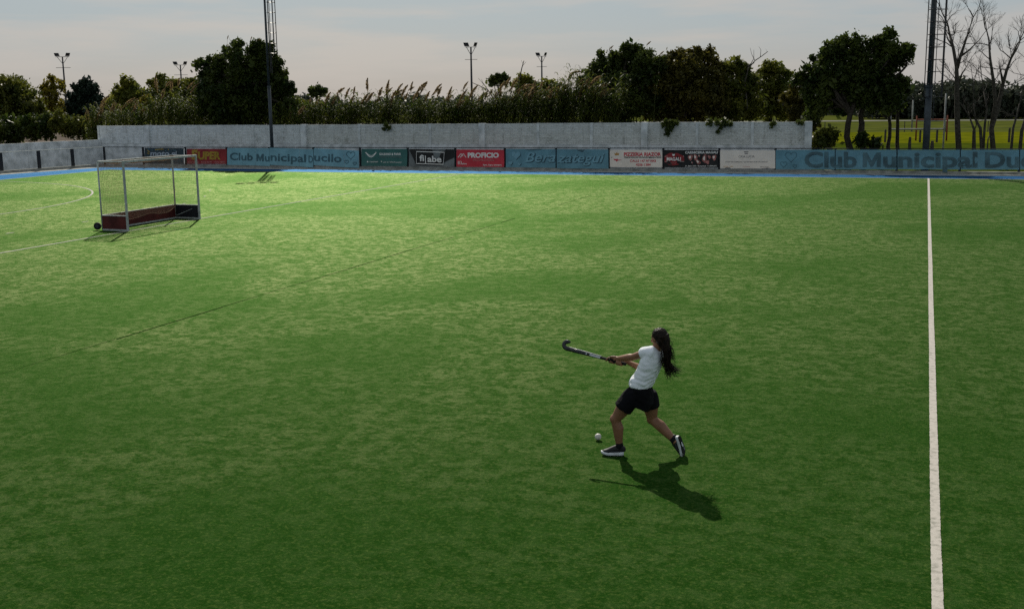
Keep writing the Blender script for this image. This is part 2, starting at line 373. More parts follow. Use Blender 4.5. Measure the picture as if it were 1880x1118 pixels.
# ------------------------------------------------------------------ boundary walls
WY = 59.9
wall = thing('boundary_wall', 'tall whitewashed brick wall with pilasters behind the advertising boards', 'wall', (-27.2, WY, 0))
WX0 = on_Y(182, 231, WY)[0]; WX1 = on_Y(1484, 222, WY)[0]; WH = 2.489; WB = 1.322
joints = [182, 272, 366, 465, 559, 660, 790, 886, 988, 1086, 1184, 1280, 1381, 1484]
major = {272, 559, 886, 1184, 1484}
jx = [on_Y(p, 250, WY)[0] for p in joints]
for i in range(len(jx)-1):
    a, b = jx[i]+0.07, jx[i+1]-0.07; sm = WALL_A if i < 4 else WALL_B
    dz = random.uniform(-0.012, 0.012); dy = random.uniform(-0.006, 0.006)
    mk('brick_panel', G().box((a, WY+dy, WB+0.012), (b, WY+0.17, WH+dz)), sm, wall)
    mk('base_panel', G().box((a, WY-0.03+dy, -0.06), (b, WY+0.17, WB)), WALL_P, wall)
for p, x in zip(joints, jx):
    w, d = (0.17, 0.14) if p in major else (0.075, 0.025)
    mk('pilaster', G().box((x-w, WY-d-0.02, -0.06), (x+w, WY+0.18, WH+(0.02 if p in major else 0.008))), WALL_P, wall)
LWY0 = np.array([WX0+0.02, WY+0.08]); lw_end = LWY0 + fdirL*17
lwall = thing('low_wall', 'low whitewashed wall running off to the left of the tall wall', 'wall', (LWY0[0], LWY0[1], 0))
for k in range(6):
    a = LWY0 + fdirL*(17*k/6+0.01); b = LWY0 + fdirL*(17*(k+1)/6-0.01); n = np.array([-fdirL[1], fdirL[0]])*0.085
    if k == 0: a = LWY0 + fdirL*0.12
    hh = 1.61+random.uniform(-0.015, 0.015); c = (a+b)/2; ax = (b-a)/2
    mk('wall_panel', G().obox((c[0], c[1], hh/2-0.03), (ax[0], ax[1], 0), (n[0], n[1], 0), (0, 0, hh/2+0.03)), WALL_P, lwall)

# ------------------------------------------------------------------ perimeter fence (steel frame on a concrete kerb)
fence = thing('perimeter_fence', 'low black steel fence frame on a concrete kerb along the far side', 'fence', (-20, FY, 0))
mk('kerb', G().box((FENCE_C[0]-0.05, FY-0.10, -0.05), (46, FY+0.16, 0.11)), CONCRETE, fence)
mk('top_rail', G().path([(FENCE_C[0], FY, 1.19), (46, FY, 1.19)], [0.022, 0.022], 8), STEEL_DK, fence)
for p in [192, 263.5, 341, 417, 495, 576, 661.5, 749, 836, 927, 1020.8, 1118, 1218, 1320.5, 1423.6, 1533.4, 1647, 1763, 1872, 1985]:
    x = on_Y(p, 290, FY)[0]
    mk('post', G().box((x-0.055, FY-0.045, 0.08), (x+0.055, FY+0.045, 1.17)), STEEL_DK, fence)
endf = thing('end_fence', 'low black steel fence frame on a kerb at the left corner', 'fence', (FENCE_C[0], FENCE_C[1], 0))
c = (FENCE_C+FENCE_E)/2; ax = (FENCE_E-FENCE_C)/2; n = np.array([-fdirL[1], fdirL[0]])
c2 = c + fdirL*0.13
mk('kerb', G().obox((c2[0], c2[1], 0.05), (ax[0], ax[1], 0), (n[0]*0.11, n[1]*0.11, 0), (0, 0, 0.09)), CONCRETE, endf)
mk('top_rail', G().path([(*FENCE_C, 1.19), (*FENCE_E, 1.19)], [0.022, 0.022], 8), WHITE_STEEL, endf)
for p in (134, 72, 2):
    # where the sight line at p crosses the fence line
    d = ray(p, 300)[:2]; A = np.array([[d[0], -fdirL[0]], [d[1], -fdirL[1]]]); t, s = np.linalg.solve(A, FENCE_C)
    q = FENCE_C + fdirL*s
    mk('post', G().obox((q[0], q[1], 0.64), (n[0]*0.045, n[1]*0.045, 0), (fdirL[0]*0.10, fdirL[1]*0.10, 0), (0, 0, 0.53)), STEEL_DK, endf)

# ------------------------------------------------------------------ advertising banners
BY = FY-0.135
def rip(x, z): return 0.014*math.sin(2.3*x+1.1*z)+0.010*math.sin(5.1*x-3.7*z+1.0)+0.006*math.sin(8.7*x+4*z)
def bpt(px, py, lift=0.0):
    p = on_Y(px, py, BY); return (p[0], BY+rip(p[0], p[2])-lift, p[2])
_dg = None
def text_geo(s, bold=0.0, shear=0.0, spacing=1.0):
    cu = bpy.data.curves.new('t', 'FONT'); cu.body = s; cu.size = 1.0; cu.offset = bold; cu.shear = shear; cu.space_character = spacing; cu.resolution_u = 3
    o = bpy.data.objects.new('t', cu); COL.objects.link(o); bpy.context.view_layer.update()
    dg = bpy.context.evaluated_depsgraph_get(); me = bpy.data.meshes.new_from_object(o.evaluated_get(dg))
    v = np.array([tuple(x.co) for x in me.vertices]); f = [tuple(p.vertices) for p in me.polygons]
    bpy.data.objects.remove(o); bpy.data.curves.remove(cu); bpy.data.meshes.remove(me)
    return v, f
CAPH = None
def lettering(parent, s, x0, x1, ybase, ycap, color, bold=0.0, shear=0.0, tilt=0.0, lift=0.010, name='lettering', spacing=1.0, dx=0, dy=0):
    """print s between picture columns x0..x1 with its baseline and cap line at the given rows"""
    global CAPH
    if CAPH is None: CAPH = text_geo('H')[0][:,1].max()
    v, f = text_geo(s, bold, shear, spacing); a, b = v[:,0].min(), v[:,0].max(); g = G(); out = []
    for x, y, _ in v:
        u = (x-a)/(b-a); px = x0+u*(x1-x0)+dx; py = ybase - (ybase-ycap)*y/CAPH + tilt*u + dy
        out.append(bpt(px, py, lift))
    if ybase-ycap < 7.5:
        g.add(out, f); return tag(mk(name, g, color, parent), kind='stuff')
    # large letters: one part per letter (pieces of a letter overlap in x)
    par = list(range(len(v)))
    def find(i):
        while par[i] != i: par[i] = par[par[i]]; i = par[i]
        return i
    for q in f:
        for j in q[1:]: par[find(j)] = find(q[0])
    comp = {}
    for i in range(len(v)): comp.setdefault(find(i), []).append(i)
    spans = sorted([(min(v[i,0] for i in c), max(v[i,0] for i in c), c) for c in comp.values()], key=lambda z: z[0]); letters = []
    for a_, b_, c in spans:
        if letters and a_ < letters[-1][1]-0.5*min(b_-a_, letters[-1][1]-letters[-1][0]): letters[-1][1] = max(letters[-1][1], b_); letters[-1][2].extend(c)
        else: letters.append([a_, b_, list(c)])
    for a_, b_, c in letters:
        ix = {i: k for k, i in enumerate(c)}; gg = G(); gg.add([out[i] for i in c], [tuple(ix[j] for j in q) for q in f if q[0] in ix]); mk('letter', gg, color, parent)
def flat(parent, pts, color, name='printed_shape', lift=0.005):
    g = G(); g.add([bpt(x, y, lift) for x, y in pts], [tuple(range(len(pts)))]); return mk(name, g, color, parent)
def stroke(parent, pts, w, color, name='printed_line', lift=0.006, closed=False):
    g = G(); n = len(pts); P = [np.array(p, float) for p in pts]
    def off(i):
        a = P[(i-1) % n] if (closed or i > 0) else P[i]; b = P[(i+1) % n] if (closed or i < n-1) else P[i]
        d = b-a; d = d/(np.linalg.norm(d)+1e-9); return np.array([-d[1], d[0]])*w/2
    v = []
    for i in range(n): o = off(i); v += [bpt(*(P[i]+o), lift), bpt(*(P[i]-o), lift)]
    k = n if closed else n-1
    g.add(v, [(2*i, 2*i+1, (2*(i+1)+1) % (2*n), (2*(i+1)) % (2*n)) for i in range(k)])
    return mk(name, g, color, parent)
def letter_M(parent, x0, x1, yb, yc, w, color, lift=0.010):
    xm = (x0+x1)/2; h_ = yb-yc
    g = G(); P_ = [(x0, yb), (x0, yc), (x0+w*1.05, yc), (xm, yb-h_*.42), (x1-w*1.05, yc), (x1, yc), (x1, yb), (x1-w, yb), (x1-w, yb-h_*.55), (xm+w*.28, yb-h_*.02), (xm-w*.28, yb-h_*.02), (x0+w, yb-h_*.55), (x0+w, yb)]
    g.add([bpt(*q, lift) for q in P_], [(0, 1, 11, 12), (1, 2, 3, 10, 11), (3, 9, 10), (3, 4, 5, 8, 9), (5, 6, 7, 8)]); return mk('letter', g, color, parent)
def panel_geo(x0, x1, t0, t1, b0, b1, nx=16, nz=6):
    g = G(); v = []; th = 0.007
    for lay in (0.0, -th):
        for j in range(nz+1):
            for i in range(nx+1):
                u, w = i/nx, j/nz; x = x0+(x1-x0)*u; yt = t0+(t1-t0)*u; yb = b0+(b1-b0)*u
                v.append(bpt(x, yt+(yb-yt)*w, lay))
    m_ = (nx+1)*(nz+1); f = []
    for j in range(nz):
        for i in range(nx):
            a = j*(nx+1)+i; f.append((a, a+nx+1, a+nx+2, a+1)); f.append((m_+a, m_+a+1, m_+a+nx+2, m_+a+nx+1))
    rim = [i for i in range(nx+1)] + [j*(nx+1)+nx for j in range(1, nz+1)] + [nz*(nx+1)+i for i in range(nx-1, -1, -1)] + [j*(nx+1) for j in range(nz-1, 0, -1)]
    for a, b in zip(rim, rim[1:]+rim[:1]): f.append((a, b, m_+b, m_+a))
    g.add(v, f); return g
def vinyl(name, c, var=0.10, rough=0.5): return mat('vinyl_'+name, c, rough, 0.35, var=var, scale=1.6, detail=7)
V_RED = vinyl('red', (0.60, 0.040, 0.058)); V_RED2 = vinyl('dark_red', (0.27, 0.022, 0.024), 0.2); V_GREEN = vinyl('green', (0.045, 0.145, 0.125)); V_BLACK = vinyl('black', (0.012, 0.011, 0.010), 0.3)
V_TEAL = vinyl('teal', (0.135, 0.29, 0.35), 0.14); V_PALE = vinyl('pale_teal', (0.20, 0.40, 0.47), 0.12); V_TEAL_DK = vinyl('teal_dark', (0.055, 0.125, 0.155), 0.2); V_TEAL_LT = vinyl('teal_light', (0.19, 0.37, 0.44), 0.1)
V_CREAM = vinyl('cream', (0.88, 0.77, 0.66), 0.06); V_WHITE = vinyl('white', (0.72, 0.66, 0.60), 0.06); V_GREY = vinyl('grey_sheet', (0.16, 0.17, 0.165), 0.3); V_NAVY = vinyl('navy', (0.03, 0.05, 0.06), 0.5)
V_YELLOW = vinyl('yellow', (0.36, 0.23, 0.022)); V_PINK = vinyl('pink', (0.55, 0.22, 0.20)); V_GOLD = vinyl('gold', (0.50, 0.26, 0.07)); V_MEAT = vinyl('meat', (0.36, 0.13, 0.11), 0.5); V_GREYTXT = vinyl('grey_text', (0.20, 0.19, 0.18)); V_OFF = vinyl('off_white', (0.86, 0.82, 0.75), 0.05)
def banner(name, label, x0, x1, t0, t1, b0, b1, material, group='advertising banners on the far fence'):
    p = bpt((x0+x1)/2, max(b0, b1))
    o = thing(name, label, 'banner', (p[0], BY, p[2]), group)
    mk('panel', panel_geo(x0, x1, t0, t1, b0, b1), material, o)
    return o
def eyelets(o, x0, x1, t, b):
    for x in (x0+1.2, x1-1.2):
        for y in (t+1.2, b-1.2): flat(o, [(x-.4, y-.4), (x+.4, y-.4), (x+.4, y+.4), (x-.4, y+.4)], STEEL_DK, 'eyelet', 0.008)
def heart(cx, cy, r, n=28):
    out = []
    for i in range(n):
        t = 2*math.pi*i/n; x = 16*math.sin(t)**3; y = 13*math.cos(t)-5*math.cos(2*t)-2*math.cos(3*t)-math.cos(4*t)
        out.append((cx+r*x/16, cy-r*y/16))
    return out
# moto
o = banner('advertising_banner', 'dark patterned banner with white and yellow lettering half hidden by the goal net', 265.5, 339.5, 271.8, 272.5, 301, 301.5, V_NAVY)
lettering(o, 'moto.gi', 276, 325, 286.5, 277.5, vinyl('faded_print', (.36, .40, .44), .2), 0.03, 0.12); stroke(o, [(285, 275.2), (297, 274.2), (310, 275.2)], 1.6, V_YELLOW); stroke(o, [(271, 276), (275, 280)], 1.4, V_YELLOW); stroke(o, [(270.5, 281), (274.5, 283)], 1.4, V_YELLOW)
flat(o, [(337.5, 273), (339.3, 273), (339.3, 301), (337.5, 301)], V_OFF)
for k in range(14):
    x = 268+random.random()*66; y = 273.5+random.random()*3.5; flat(o, [(x, y), (x+2.2, y+.4), (x+1.6, y+1.6)], V_TEAL if k % 2 else V_GREY, lift=0.004)
# super
o = banner('advertising_banner', 'dark red banner with large yellow SUPER lettering', 343, 416.2, 273.6, 273.8, 301.2, 301.4, V_RED2)
lettering(o, 'S', 352, 363.5, 292.5, 276.5, V_YELLOW, 0.05); lettering(o, 'UPER', 364, 405, 292.5, 279.5, V_YELLOW, 0.05); flat(o, [(352, 276.2), (364, 275.2), (363, 277.4), (352, 278)], V_YELLOW)
lettering(o, '4226-8642 · 4256-8849 · 4226-8895', 345, 413.5, 299.3, 296.8, V_PINK, 0.01); eyelets(o, 343, 416.2, 273.6, 301.2)
# club banner, left
o = thing('club_banner', 'pale blue sagging banner of three sheets reading Club Municipal Ducilo left of the post', 'banner', (*bpt(538, 303)[:2], bpt(538, 305)[2]), 'advertising banners on the far fence')
for x0, x1, t0, t1, b0, b1 in ((417.4, 469, 272.0, 272.3, 303.0, 304.3), (469.3, 495.2, 272.3, 272.6, 304.3, 305.5), (495.6, 549.5, 271.6, 273.4, 303.0, 306.2), (549.9, 575.3, 273.4, 274.6, 306.2, 308.0), (576.2, 631.5, 272.2, 275.6, 303.6, 307.4), (631.9, 659, 275.6, 277.2, 307.4, 308.8)):
    mk('panel', panel_geo(x0, x1, t0, t1, b0, b1, 8), V_PALE, o)
lettering(o, 'Club', 422.5, 464, 293.8, 281, V_TEAL_DK, 0.02, tilt=1.2); letter_M(o, 470.5, 484.6, 296.2, 283, 3.3, V_TEAL_DK); lettering(o, 'u', 486.6, 495, 296.5, 283, V_TEAL_DK, 0.02); lettering(o, 'nicipal', 497, 562, 295.0, 281.4, V_TEAL_DK, 0.02, tilt=3.2); lettering(o, 'D', 566.5, 575, 298.6, 286.4, V_TEAL_DK, 0.02, tilt=.6); lettering(o, 'ucilo', 577, 627, 295.6, 281.8, V_TEAL_DK, 0.02, tilt=2.6)
for h in ((644, 285, 8), (636.5, 297.5, 3.8), (651.5, 300.5, 3.2)): stroke(o, heart(*h), 1.1, V_TEAL_DK, 'heart', closed=True)
# galeano
o = banner('advertising_banner', 'dark green dental banner with white smile logo', 663.8, 747.4, 273.6, 274.0, 305.2, 305.5, V_GREEN)
stroke(o, [(671.5+u*19, 280.5+8.2*math.sin(math.pi*u)) for u in np.linspace(0, 1, 14)], 1.3, V_OFF, 'smile_logo'); stroke(o, [(673+u*16, 281.5+4.6*math.sin(math.pi*u)) for u in np.linspace(0, 1, 12)], 0.9, V_OFF, 'smile_logo')
stroke(o, [(671, 280.8), (672.6, 279.8)], 1.2, V_OFF); stroke(o, [(689.5, 279.8), (691, 280.8)], 1.2, V_OFF)
lettering(o, 'GALEANO & PARISI', 696.5, 736, 285.2, 281.4, V_OFF, 0.03); lettering(o, 'Centro de Odontología', 696.5, 738, 289.6, 287.2, V_GREYTXT, 0.0)
lettering(o, '1156604680', 677.5, 694, 298.6, 296.2, V_OFF); lettering(o, 'Calle 16 n°4760 Berazategui', 702.5, 737.5, 299.2, 296.8, V_OFF); flat(o, [(673.5, 296), (676, 296), (676, 298.6), (673.5, 298.6)], V_OFF); flat(o, [(699, 296), (701, 296), (700, 299)], V_OFF)
eyelets(o, 663.8, 747.4, 273.6, 305.2)
# filabe
o = banner('advertising_banner', 'grey sheet with a sagging black cloth reading filabe in a white box', 750.8, 834.3, 274, 274.4, 306.2, 306.6, V_GREY)
flat(o, [(751, 274.3), (834, 274.8), (834, 289.5), (815, 298.5), (811, 304.2), (765, 303.2), (763, 300), (757, 287)], V_BLACK, 'black_cloth', 0.022)
stroke(o, [(765.2, 278.6), (816.6, 280), (814.5, 302), (765.2, 300.6)], 1.5, V_OFF, 'box_outline', 0.060, closed=True)
lettering(o, 'fi', 770.5, 779, 296, 285.2, V_OFF, 0.025, lift=0.060); stroke(o, [(781.6, 286), (782, 301.5)], 1.5, V_OFF, 'letter_stroke', 0.060); lettering(o, 'abe', 785.5, 811.5, 297.4, 286.6, V_OFF, 0.025, lift=0.060, tilt=.6)
# proficio
o = banner('advertising_banner', 'bright red estate agent banner reading PROFICIO PROPIEDADES', 837.9, 925.3, 275, 275.4, 306.8, 307.2, V_RED)
lettering(o, 'PROFICIO', 858.5, 916, 289.5, 281.2, V_OFF, 0.045); lettering(o, 'PROPIEDADES', 869, 907, 296.2, 292.6, V_PINK, 0.004)
stroke(o, [(840.8, 289.6), (846.5, 282.4), (850, 287.2)], 1.3, V_OFF, 'logo'); stroke(o, [(845, 289.6), (850.4, 282.4), (855.4, 289.6)], 1.3, V_OFF, 'logo'); lettering(o, '83', 840.4, 847.5, 302.2, 296.2, V_OFF, 0.0); lettering(o, 'años', 847.8, 857, 302.2, 299.4, V_OFF, 0.02); lettering(o, 'Ayer, hoy y siempre.', 886.5, 921.5, 304.4, 301.6, V_OFF, 0.02); eyelets(o, 837.9, 925.3, 275, 306.8)
# berazategui
V_LTR2 = vinyl('letter_shadow_teal', (0.030, 0.075, 0.095), 0.3)
o = thing('city_banner', 'muted teal two-sheet banner with script lettering Berazategui and hearts', 'banner', (*bpt(1022, 308)[:2], bpt(1022, 309)[2]), 'advertising banners on the far fence')
mk('panel', panel_geo(928.6, 1019.8, 273.8, 274.4, 307.6, 308.6), V_TEAL, o); mk('panel', panel_geo(1022, 1116.8, 274.2, 274.8, 309.6, 310.2), V_TEAL, o)
for s, x0, x1, yb, yc in (('Bera', 964, 1019.4, 297.5, 280), ('zategui', 1022.6, 1110, 298.5, 281)):
    lettering(o, s, x0, x1, yb, yc, V_LTR2, 0.03, 0.32, lift=0.006, dx=1.0, dy=0.9, name='letter_shadow'); lettering(o, s, x0, x1, yb, yc, V_TEAL_LT, 0.012, 0.32, lift=0.013)
for h in ((947.5, 285, 8.5), (937, 299.5, 4.2), (953.5, 301.5, 3)): flat(o, heart(h[0]+1, h[1]+1, h[2]), V_LTR2, 'heart_shadow', 0.005); flat(o, heart(*h), V_TEAL_LT, 'heart', 0.009)
flat(o, [(1058, 274.9), (1074, 275), (1070, 280), (1062, 277.5)], V_TEAL_DK, 'tear', 0.006); flat(o, [(963, 274.6), (996, 274.7), (988, 276.4), (970, 276.2)], V_TEAL_DK, 'tear', 0.006)
# pizzeria
o = banner('advertising_banner', 'cream banner with red lettering PIZZERIA RIAZOR', 1119.6, 1215.8, 275.8, 276.2, 307.2, 307.6, V_CREAM)
lettering(o, 'PIZZERIA RIAZOR', 1145.6, 1213.6, 286.6, 280.6, V_RED, 0.035); lettering(o, 'TRADICION DE PIZZAS EN BERAZATEGUI', 1145.8, 1213.8, 290.6, 288, V_BLACK, 0.03); lettering(o, 'CALLE 147 Nº1842', 1156.8, 1204.4, 297.8, 293.6, V_RED, 0.02); lettering(o, '4256-1384', 1167.4, 1194.4, 304.8, 300.6, V_RED, 0.02)
flat(o, [(1128.6, 285.4), (1128, 280.6), (1130.4, 282.4), (1132.4, 279.8), (1134.4, 282.4), (1136.8, 280.6), (1136.2, 285.4)], V_GOLD, 'crown'); flat(o, [(1126.4, 291.6), (1130.6, 292.8), (1134, 291.4), (1133.4, 293.2), (1142.4, 294.2), (1134, 295.2), (1132, 297.6), (1130.8, 295), (1127.2, 294.6)], V_RED, 'emblem'); flat(o, [(1122.2, 288.4), (1124.6, 289.4), (1122.6, 290.6)], V_BLACK, 'emblem'); flat(o, [(1122.8, 293.4), (1124, 293.6), (1123.2, 294.8)], V_BLACK, 'emblem'); eyelets(o, 1119.6, 1215.8, 275.8, 307.2)
# magali
o = banner('advertising_banner', 'black butcher banner with cuts of meat and dark red MAGALI badge', 1219.4, 1318.4, 275.6, 276, 307.6, 308, V_BLACK)
flat(o, [(1220, 287), (1229, 281.4), (1236, 280.4), (1244, 281.4), (1255.6, 287), (1256.4, 296.4), (1245, 303), (1236, 304.4), (1228, 303), (1220, 297.4)], V_RED2, 'badge'); stroke(o, [(1220.4, 287.4), (1256, 287.4)], .5, V_CREAM, lift=0.009); stroke(o, [(1220.4, 296.8), (1256, 296.8)], .5, V_CREAM, lift=0.009)
lettering(o, 'MAGALI', 1224.2, 1250.2, 295.2, 289.4, V_OFF, 0.03, lift=0.010); flat(o, [(1234, 283.2), (1239.6, 283.2), (1238.4, 286.6), (1235.2, 286.6)], V_OFF, 'cow_head', 0.010); lettering(o, 'CARNICERIA', 1230.6, 1242.2, 300.6, 298.8, V_PINK, 0.0, lift=0.010)
lettering(o, 'CARNICERIA MAGALI', 1258, 1317.6, 282.4, 278.4, V_OFF, 0.035, tilt=-.4); lettering(o, 'Av. Mitre 2764 - Berazategui  11 3098-6972', 1258, 1316.4, 306.2, 304, V_OFF, 0.02)
for cx, cy, a, b, r in ((1267.6, 289.6, 4.4, 5.4, .3), (1277, 289, 3.4, 5.6, -.2), (1281.6, 297.6, 3.2, 6, -.7), (1293.4, 291.6, 4.2, 8.2, .1), (1302, 288.4, 2.6, 3.8, -.5), (1311.2, 289.6, 4, 5.2, .2), (1298.6, 298, 3.6, 3.6, 0), (1271, 299, 1.4, 1.8, 0), (1283.8, 286.8, 1.6, 2, 0)):
    pts = []
    for i in range(11):
        t = 2*math.pi*i/11; q = 1+.18*math.sin(3*t+cx); x = a*q*math.cos(t); y = b*q*math.sin(t); pts.append((cx+x*math.cos(r)-y*math.sin(r), cy+x*math.sin(r)+y*math.cos(r)))
    flat(o, pts, V_MEAT, 'meat_cut', 0.006); flat(o, [(cx+(p[0]-cx)*.45-.8, cy+(p[1]-cy)*.5-.6) for p in pts], V_CREAM if int(cx) % 2 else V_PINK, 'meat_fat', 0.009)
# casa lucia
o = banner('advertising_banner', 'blank-looking cream banner with small grey lettering CASA LUCIA', 1322.2, 1423.2, 276.2, 276.6, 309.4, 309.8, V_CREAM)
lettering(o, 'CASA LUCIA', 1356, 1385, 289.6, 285.6, V_GREYTXT, 0.0); lettering(o, 'CASA DE COMIDAS Y ELABORACION DE PASTAS', 1331.6, 1409, 298.6, 296.6, V_GREYTXT, 0.01); stroke(o, [(1366, 279.4), (1374, 279)], 1.6, V_GREYTXT, 'emblem'); stroke(o, [(1367, 282.2), (1373.4, 282.2)], 1.8, V_GREYTXT, 'emblem'); lettering(o, '4256-1400', 1328, 1346, 307, 305.2, V_GOLD); lettering(o, 'casalucia', 1364, 1377, 307, 305.4, V_PINK); lettering(o, 'Berazategui', 1396, 1412, 307.4, 305.8, V_GREYTXT)
stroke(o, [(1361, 292.6), (1379, 292.6)], .4, V_GREYTXT); flat(o, [(1330, 309.2), (1342, 309.3), (1340, 308.2), (1333, 308)], V_BLACK, 'tear', 0.008); flat(o, [(1398, 309.6), (1416, 309.7), (1409, 308.6)], V_BLACK, 'tear', 0.008)
# club banner, right
o = thing('club_banner', 'long muted blue banner reading Club Municipal Ducilo in big grey letters at the right', 'banner', (*bpt(1650, 311)[:2], bpt(1650, 311)[2]), 'advertising banners on the far fence')
for x0, x1 in ((1424.2, 1532.6), (1534.2, 1645.8), (1648, 1762), (1764, 1871), (1873, 1984)):
    mk('panel', panel_geo(x0, x1, 275.3+random.uniform(-.3, .3), 275.4, 311.4+random.uniform(-.4, .4), 311.8), V_TEAL, o)
V_LTR = vinyl('letter_grey_teal', (0.070, 0.135, 0.155), 0.35)
lettering(o, 'Club', 1476.8, 1573, 307, 280.2, V_LTR, 0.03); letter_M(o, 1584, 1617, 307, 280.4, 7.4, V_LTR); lettering(o, 'u', 1621.4, 1645.4, 307, 280.2, V_LTR, 0.03); lettering(o, 'nicipal', 1649, 1794.6, 307, 280.2, V_LTR, 0.03); lettering(o, 'Ducilo', 1808.6, 1950, 307.4, 280.4, V_LTR, 0.03)
for h in ((1452.5, 287.5, 10.6), (1439, 302, 6), (1459.4, 305.6, 3.6)): stroke(o, heart(*h), 0.9, V_TEAL_DK, 'heart', closed=True)

# ------------------------------------------------------------------ light towers with caged ladders
def light_tower(label, px, py, Y, top, rb, rt, split, side, cage, hoops, arm_dir):
    b = on_Y(px, py, Y); bx, by = b[0], b[1]
    t = thing('light_tower', label, 'light tower', (bx, by, -0.05), 'light towers behind the far fence')
    mk('mast', G().path([(bx, by, -0.05), (bx, by, split)], [rb, rb*0.92], 14), STEEL_GREY, t, smooth=True)
    mk('upper_mast', G().path([(bx, by, split+0.003), (bx, by, top)], [rb*0.70, rt], 12), STEEL_GREY, t, smooth=True)
    mk('collar', G().path([(bx, by, split-0.06), (bx, by, split+0.06)], [rb*1.12, rb*1.12], 14), STEEL_GREY, t)
    r = _R; a = np.array([-_R[1], _R[0], 0]); x0, x1 = cage; cx = (x0+x1)/2; rad = (x1-x0)/2
    zs = hoops
    zlo, zhi = min(zs)-0.55, top-0.1
    for k, off in enumerate((-1, 1)):
        p = np.array([bx, by, 0]) + r*side*0.20 + a*off*0.2
        mk('ladder_rail', G().path([p+(0, 0, zlo-0.6), p+(0, 0, zhi)], [0.020, 0.020], 6), STEEL_DK, t)
    z = zlo
    while z < zhi:
        p = np.array([bx, by, z]) + r*side*0.20
        mk('rung', G().path([p-a*0.2, p+a*0.2], [0.009, 0.009], 5), STEEL_DK, t); z += 0.58
    for z in zs:
        pts = [np.array([bx, by, z]) + r*(cx+rad*math.cos(q)) + a*0.30*math.sin(q) for q in np.linspace(0, 2*math.pi, 19)]
        mk('cage_hoop', G().path(pts, [(0.012, 0.040)]*19, 4, hint=(0, 0, 1.0)), STEEL_DK, t)
    for q in np.linspace(0, 2*math.pi, 6)[:-1]:
        p = np.array([bx, by, 0]) + r*(cx+rad*math.cos(q+.3)) + a*0.30*math.sin(q+.3)
        mk('cage_bar', G().path([p+(0, 0, min(zs)-.05), p+(0, 0, zhi)], [0.026, 0.026], 5), STEEL_DK, t)
    ad = np.array([*arm_dir, 0.0]); ad /= np.linalg.norm(ad)
    for dz in (0.0, 0.45):
        mk('crossarm', G().path([np.array([bx, by, top+dz])-ad*1.0, np.array([bx, by, top+dz])+ad*1.0], [0.045, 0.045], 6), STEEL_GREY, t)
    for k in (-0.8, -0.28, 0.28, 0.8):
        c = np.array([bx, by, top+0.62])+ad*k; f = np.array([ad[1], -ad[0], -0.5]); f /= np.linalg.norm(f)
        u = np.cross(ad, f); fl = mk('floodlight', G().obox(c+f*.1, ad*0.19, f*0.09, u*0.17), STEEL_DK, t)
        mk('lens', G().obox(c+f*.193, ad*0.17, f*0.003, u*0.15), WHITE_STEEL, fl)
    return t
tzL = [on_Y(505, y, 59.2)[2] for y in (98, 79.5, 60.5, 42, 23, 4)]; tzL += [max(tzL)+0.58*k for k in (1,)]
light_tower('slim grey light tower with caged ladder rising beside the big dark tree', 499.5, 270, 59.2, 10.35, 0.105, 0.062, 4.75, 1, (0.12, 0.58), tzL, (0.80, 0.60))
tzR = [on_Y(1712, y, 60.3)[2] for y in (178, 154, 132, 110, 87, 64, 41, 18)]; tzR += [max(tzR)+0.72*k for k in (1, 2)]
light_tower('thick grey light tower with wide ladder cage behind the right banner', 1700, 270, 60.3, 10.6, 0.175, 0.10, 4.2, 1, (-0.22, 0.72), tzR, (0.9, 0.44))

def pole_light(label, px, ytop, ybase_z, Y, hlen, two=True):
    p = on_Y(px, ytop, Y); x, y, zt = p
    t = thing('floodlight_pole', label, 'floodlight pole', (x, y, -0.05), 'distant floodlight poles')
    mk('pole', G().path([(x, y, -0.05), (x, y, zt)], [0.16, 0.085], 8), STEEL_DK, t, smooth=True)
    mk('crossarm', G().path([np.array([x, y, zt])-_R*hlen, np.array([x, y, zt])+_R*hlen], [0.035, 0.035], 5), STEEL_DK, t)
    mk('crossarm', G().path([np.array([x, y, zt-1.35])-_R*hlen*1.1, np.array([x, y, zt-1.35])+_R*hlen*1.1], [0.03, 0.03], 5), STEEL_DK, t)
    for s in (-1, 1):
        mk('brace', G().path([np.array([x, y, zt-0.9]), np.array([x, y, zt])+_R*hlen*.8*s], [0.03, 0.03], 4), STEEL_DK, t)
        c = np.array([x, y, zt+0.28])+_R*hlen*.82*s; a = np.array([-_R[1], _R[0], 0])
        ax = _R*0.27 if s < 0 else _R*.16+a*.2
        u = np.array([0, 0, .20])+_R*0.07*s
        mk('floodlight', G().obox(c, ax, a*0.10, u), STEEL_DK, t)
    return t
pole_light('floodlight pole with two lamps above the yellowish tree at far left', 114.5, 105, 0, 118, 0.85)
pole_light('floodlight pole with two small lamps left of the big dark tree', 331, 120, 0, 135, 0.85)
pole_light('tall floodlight pole rising from the middle of the reeds', 864.5, 87, 0, 118, 0.62)
pole_light('shorter floodlight pole above the reeds, right of the taller one', 994.5, 104, 0, 145, 0.62)

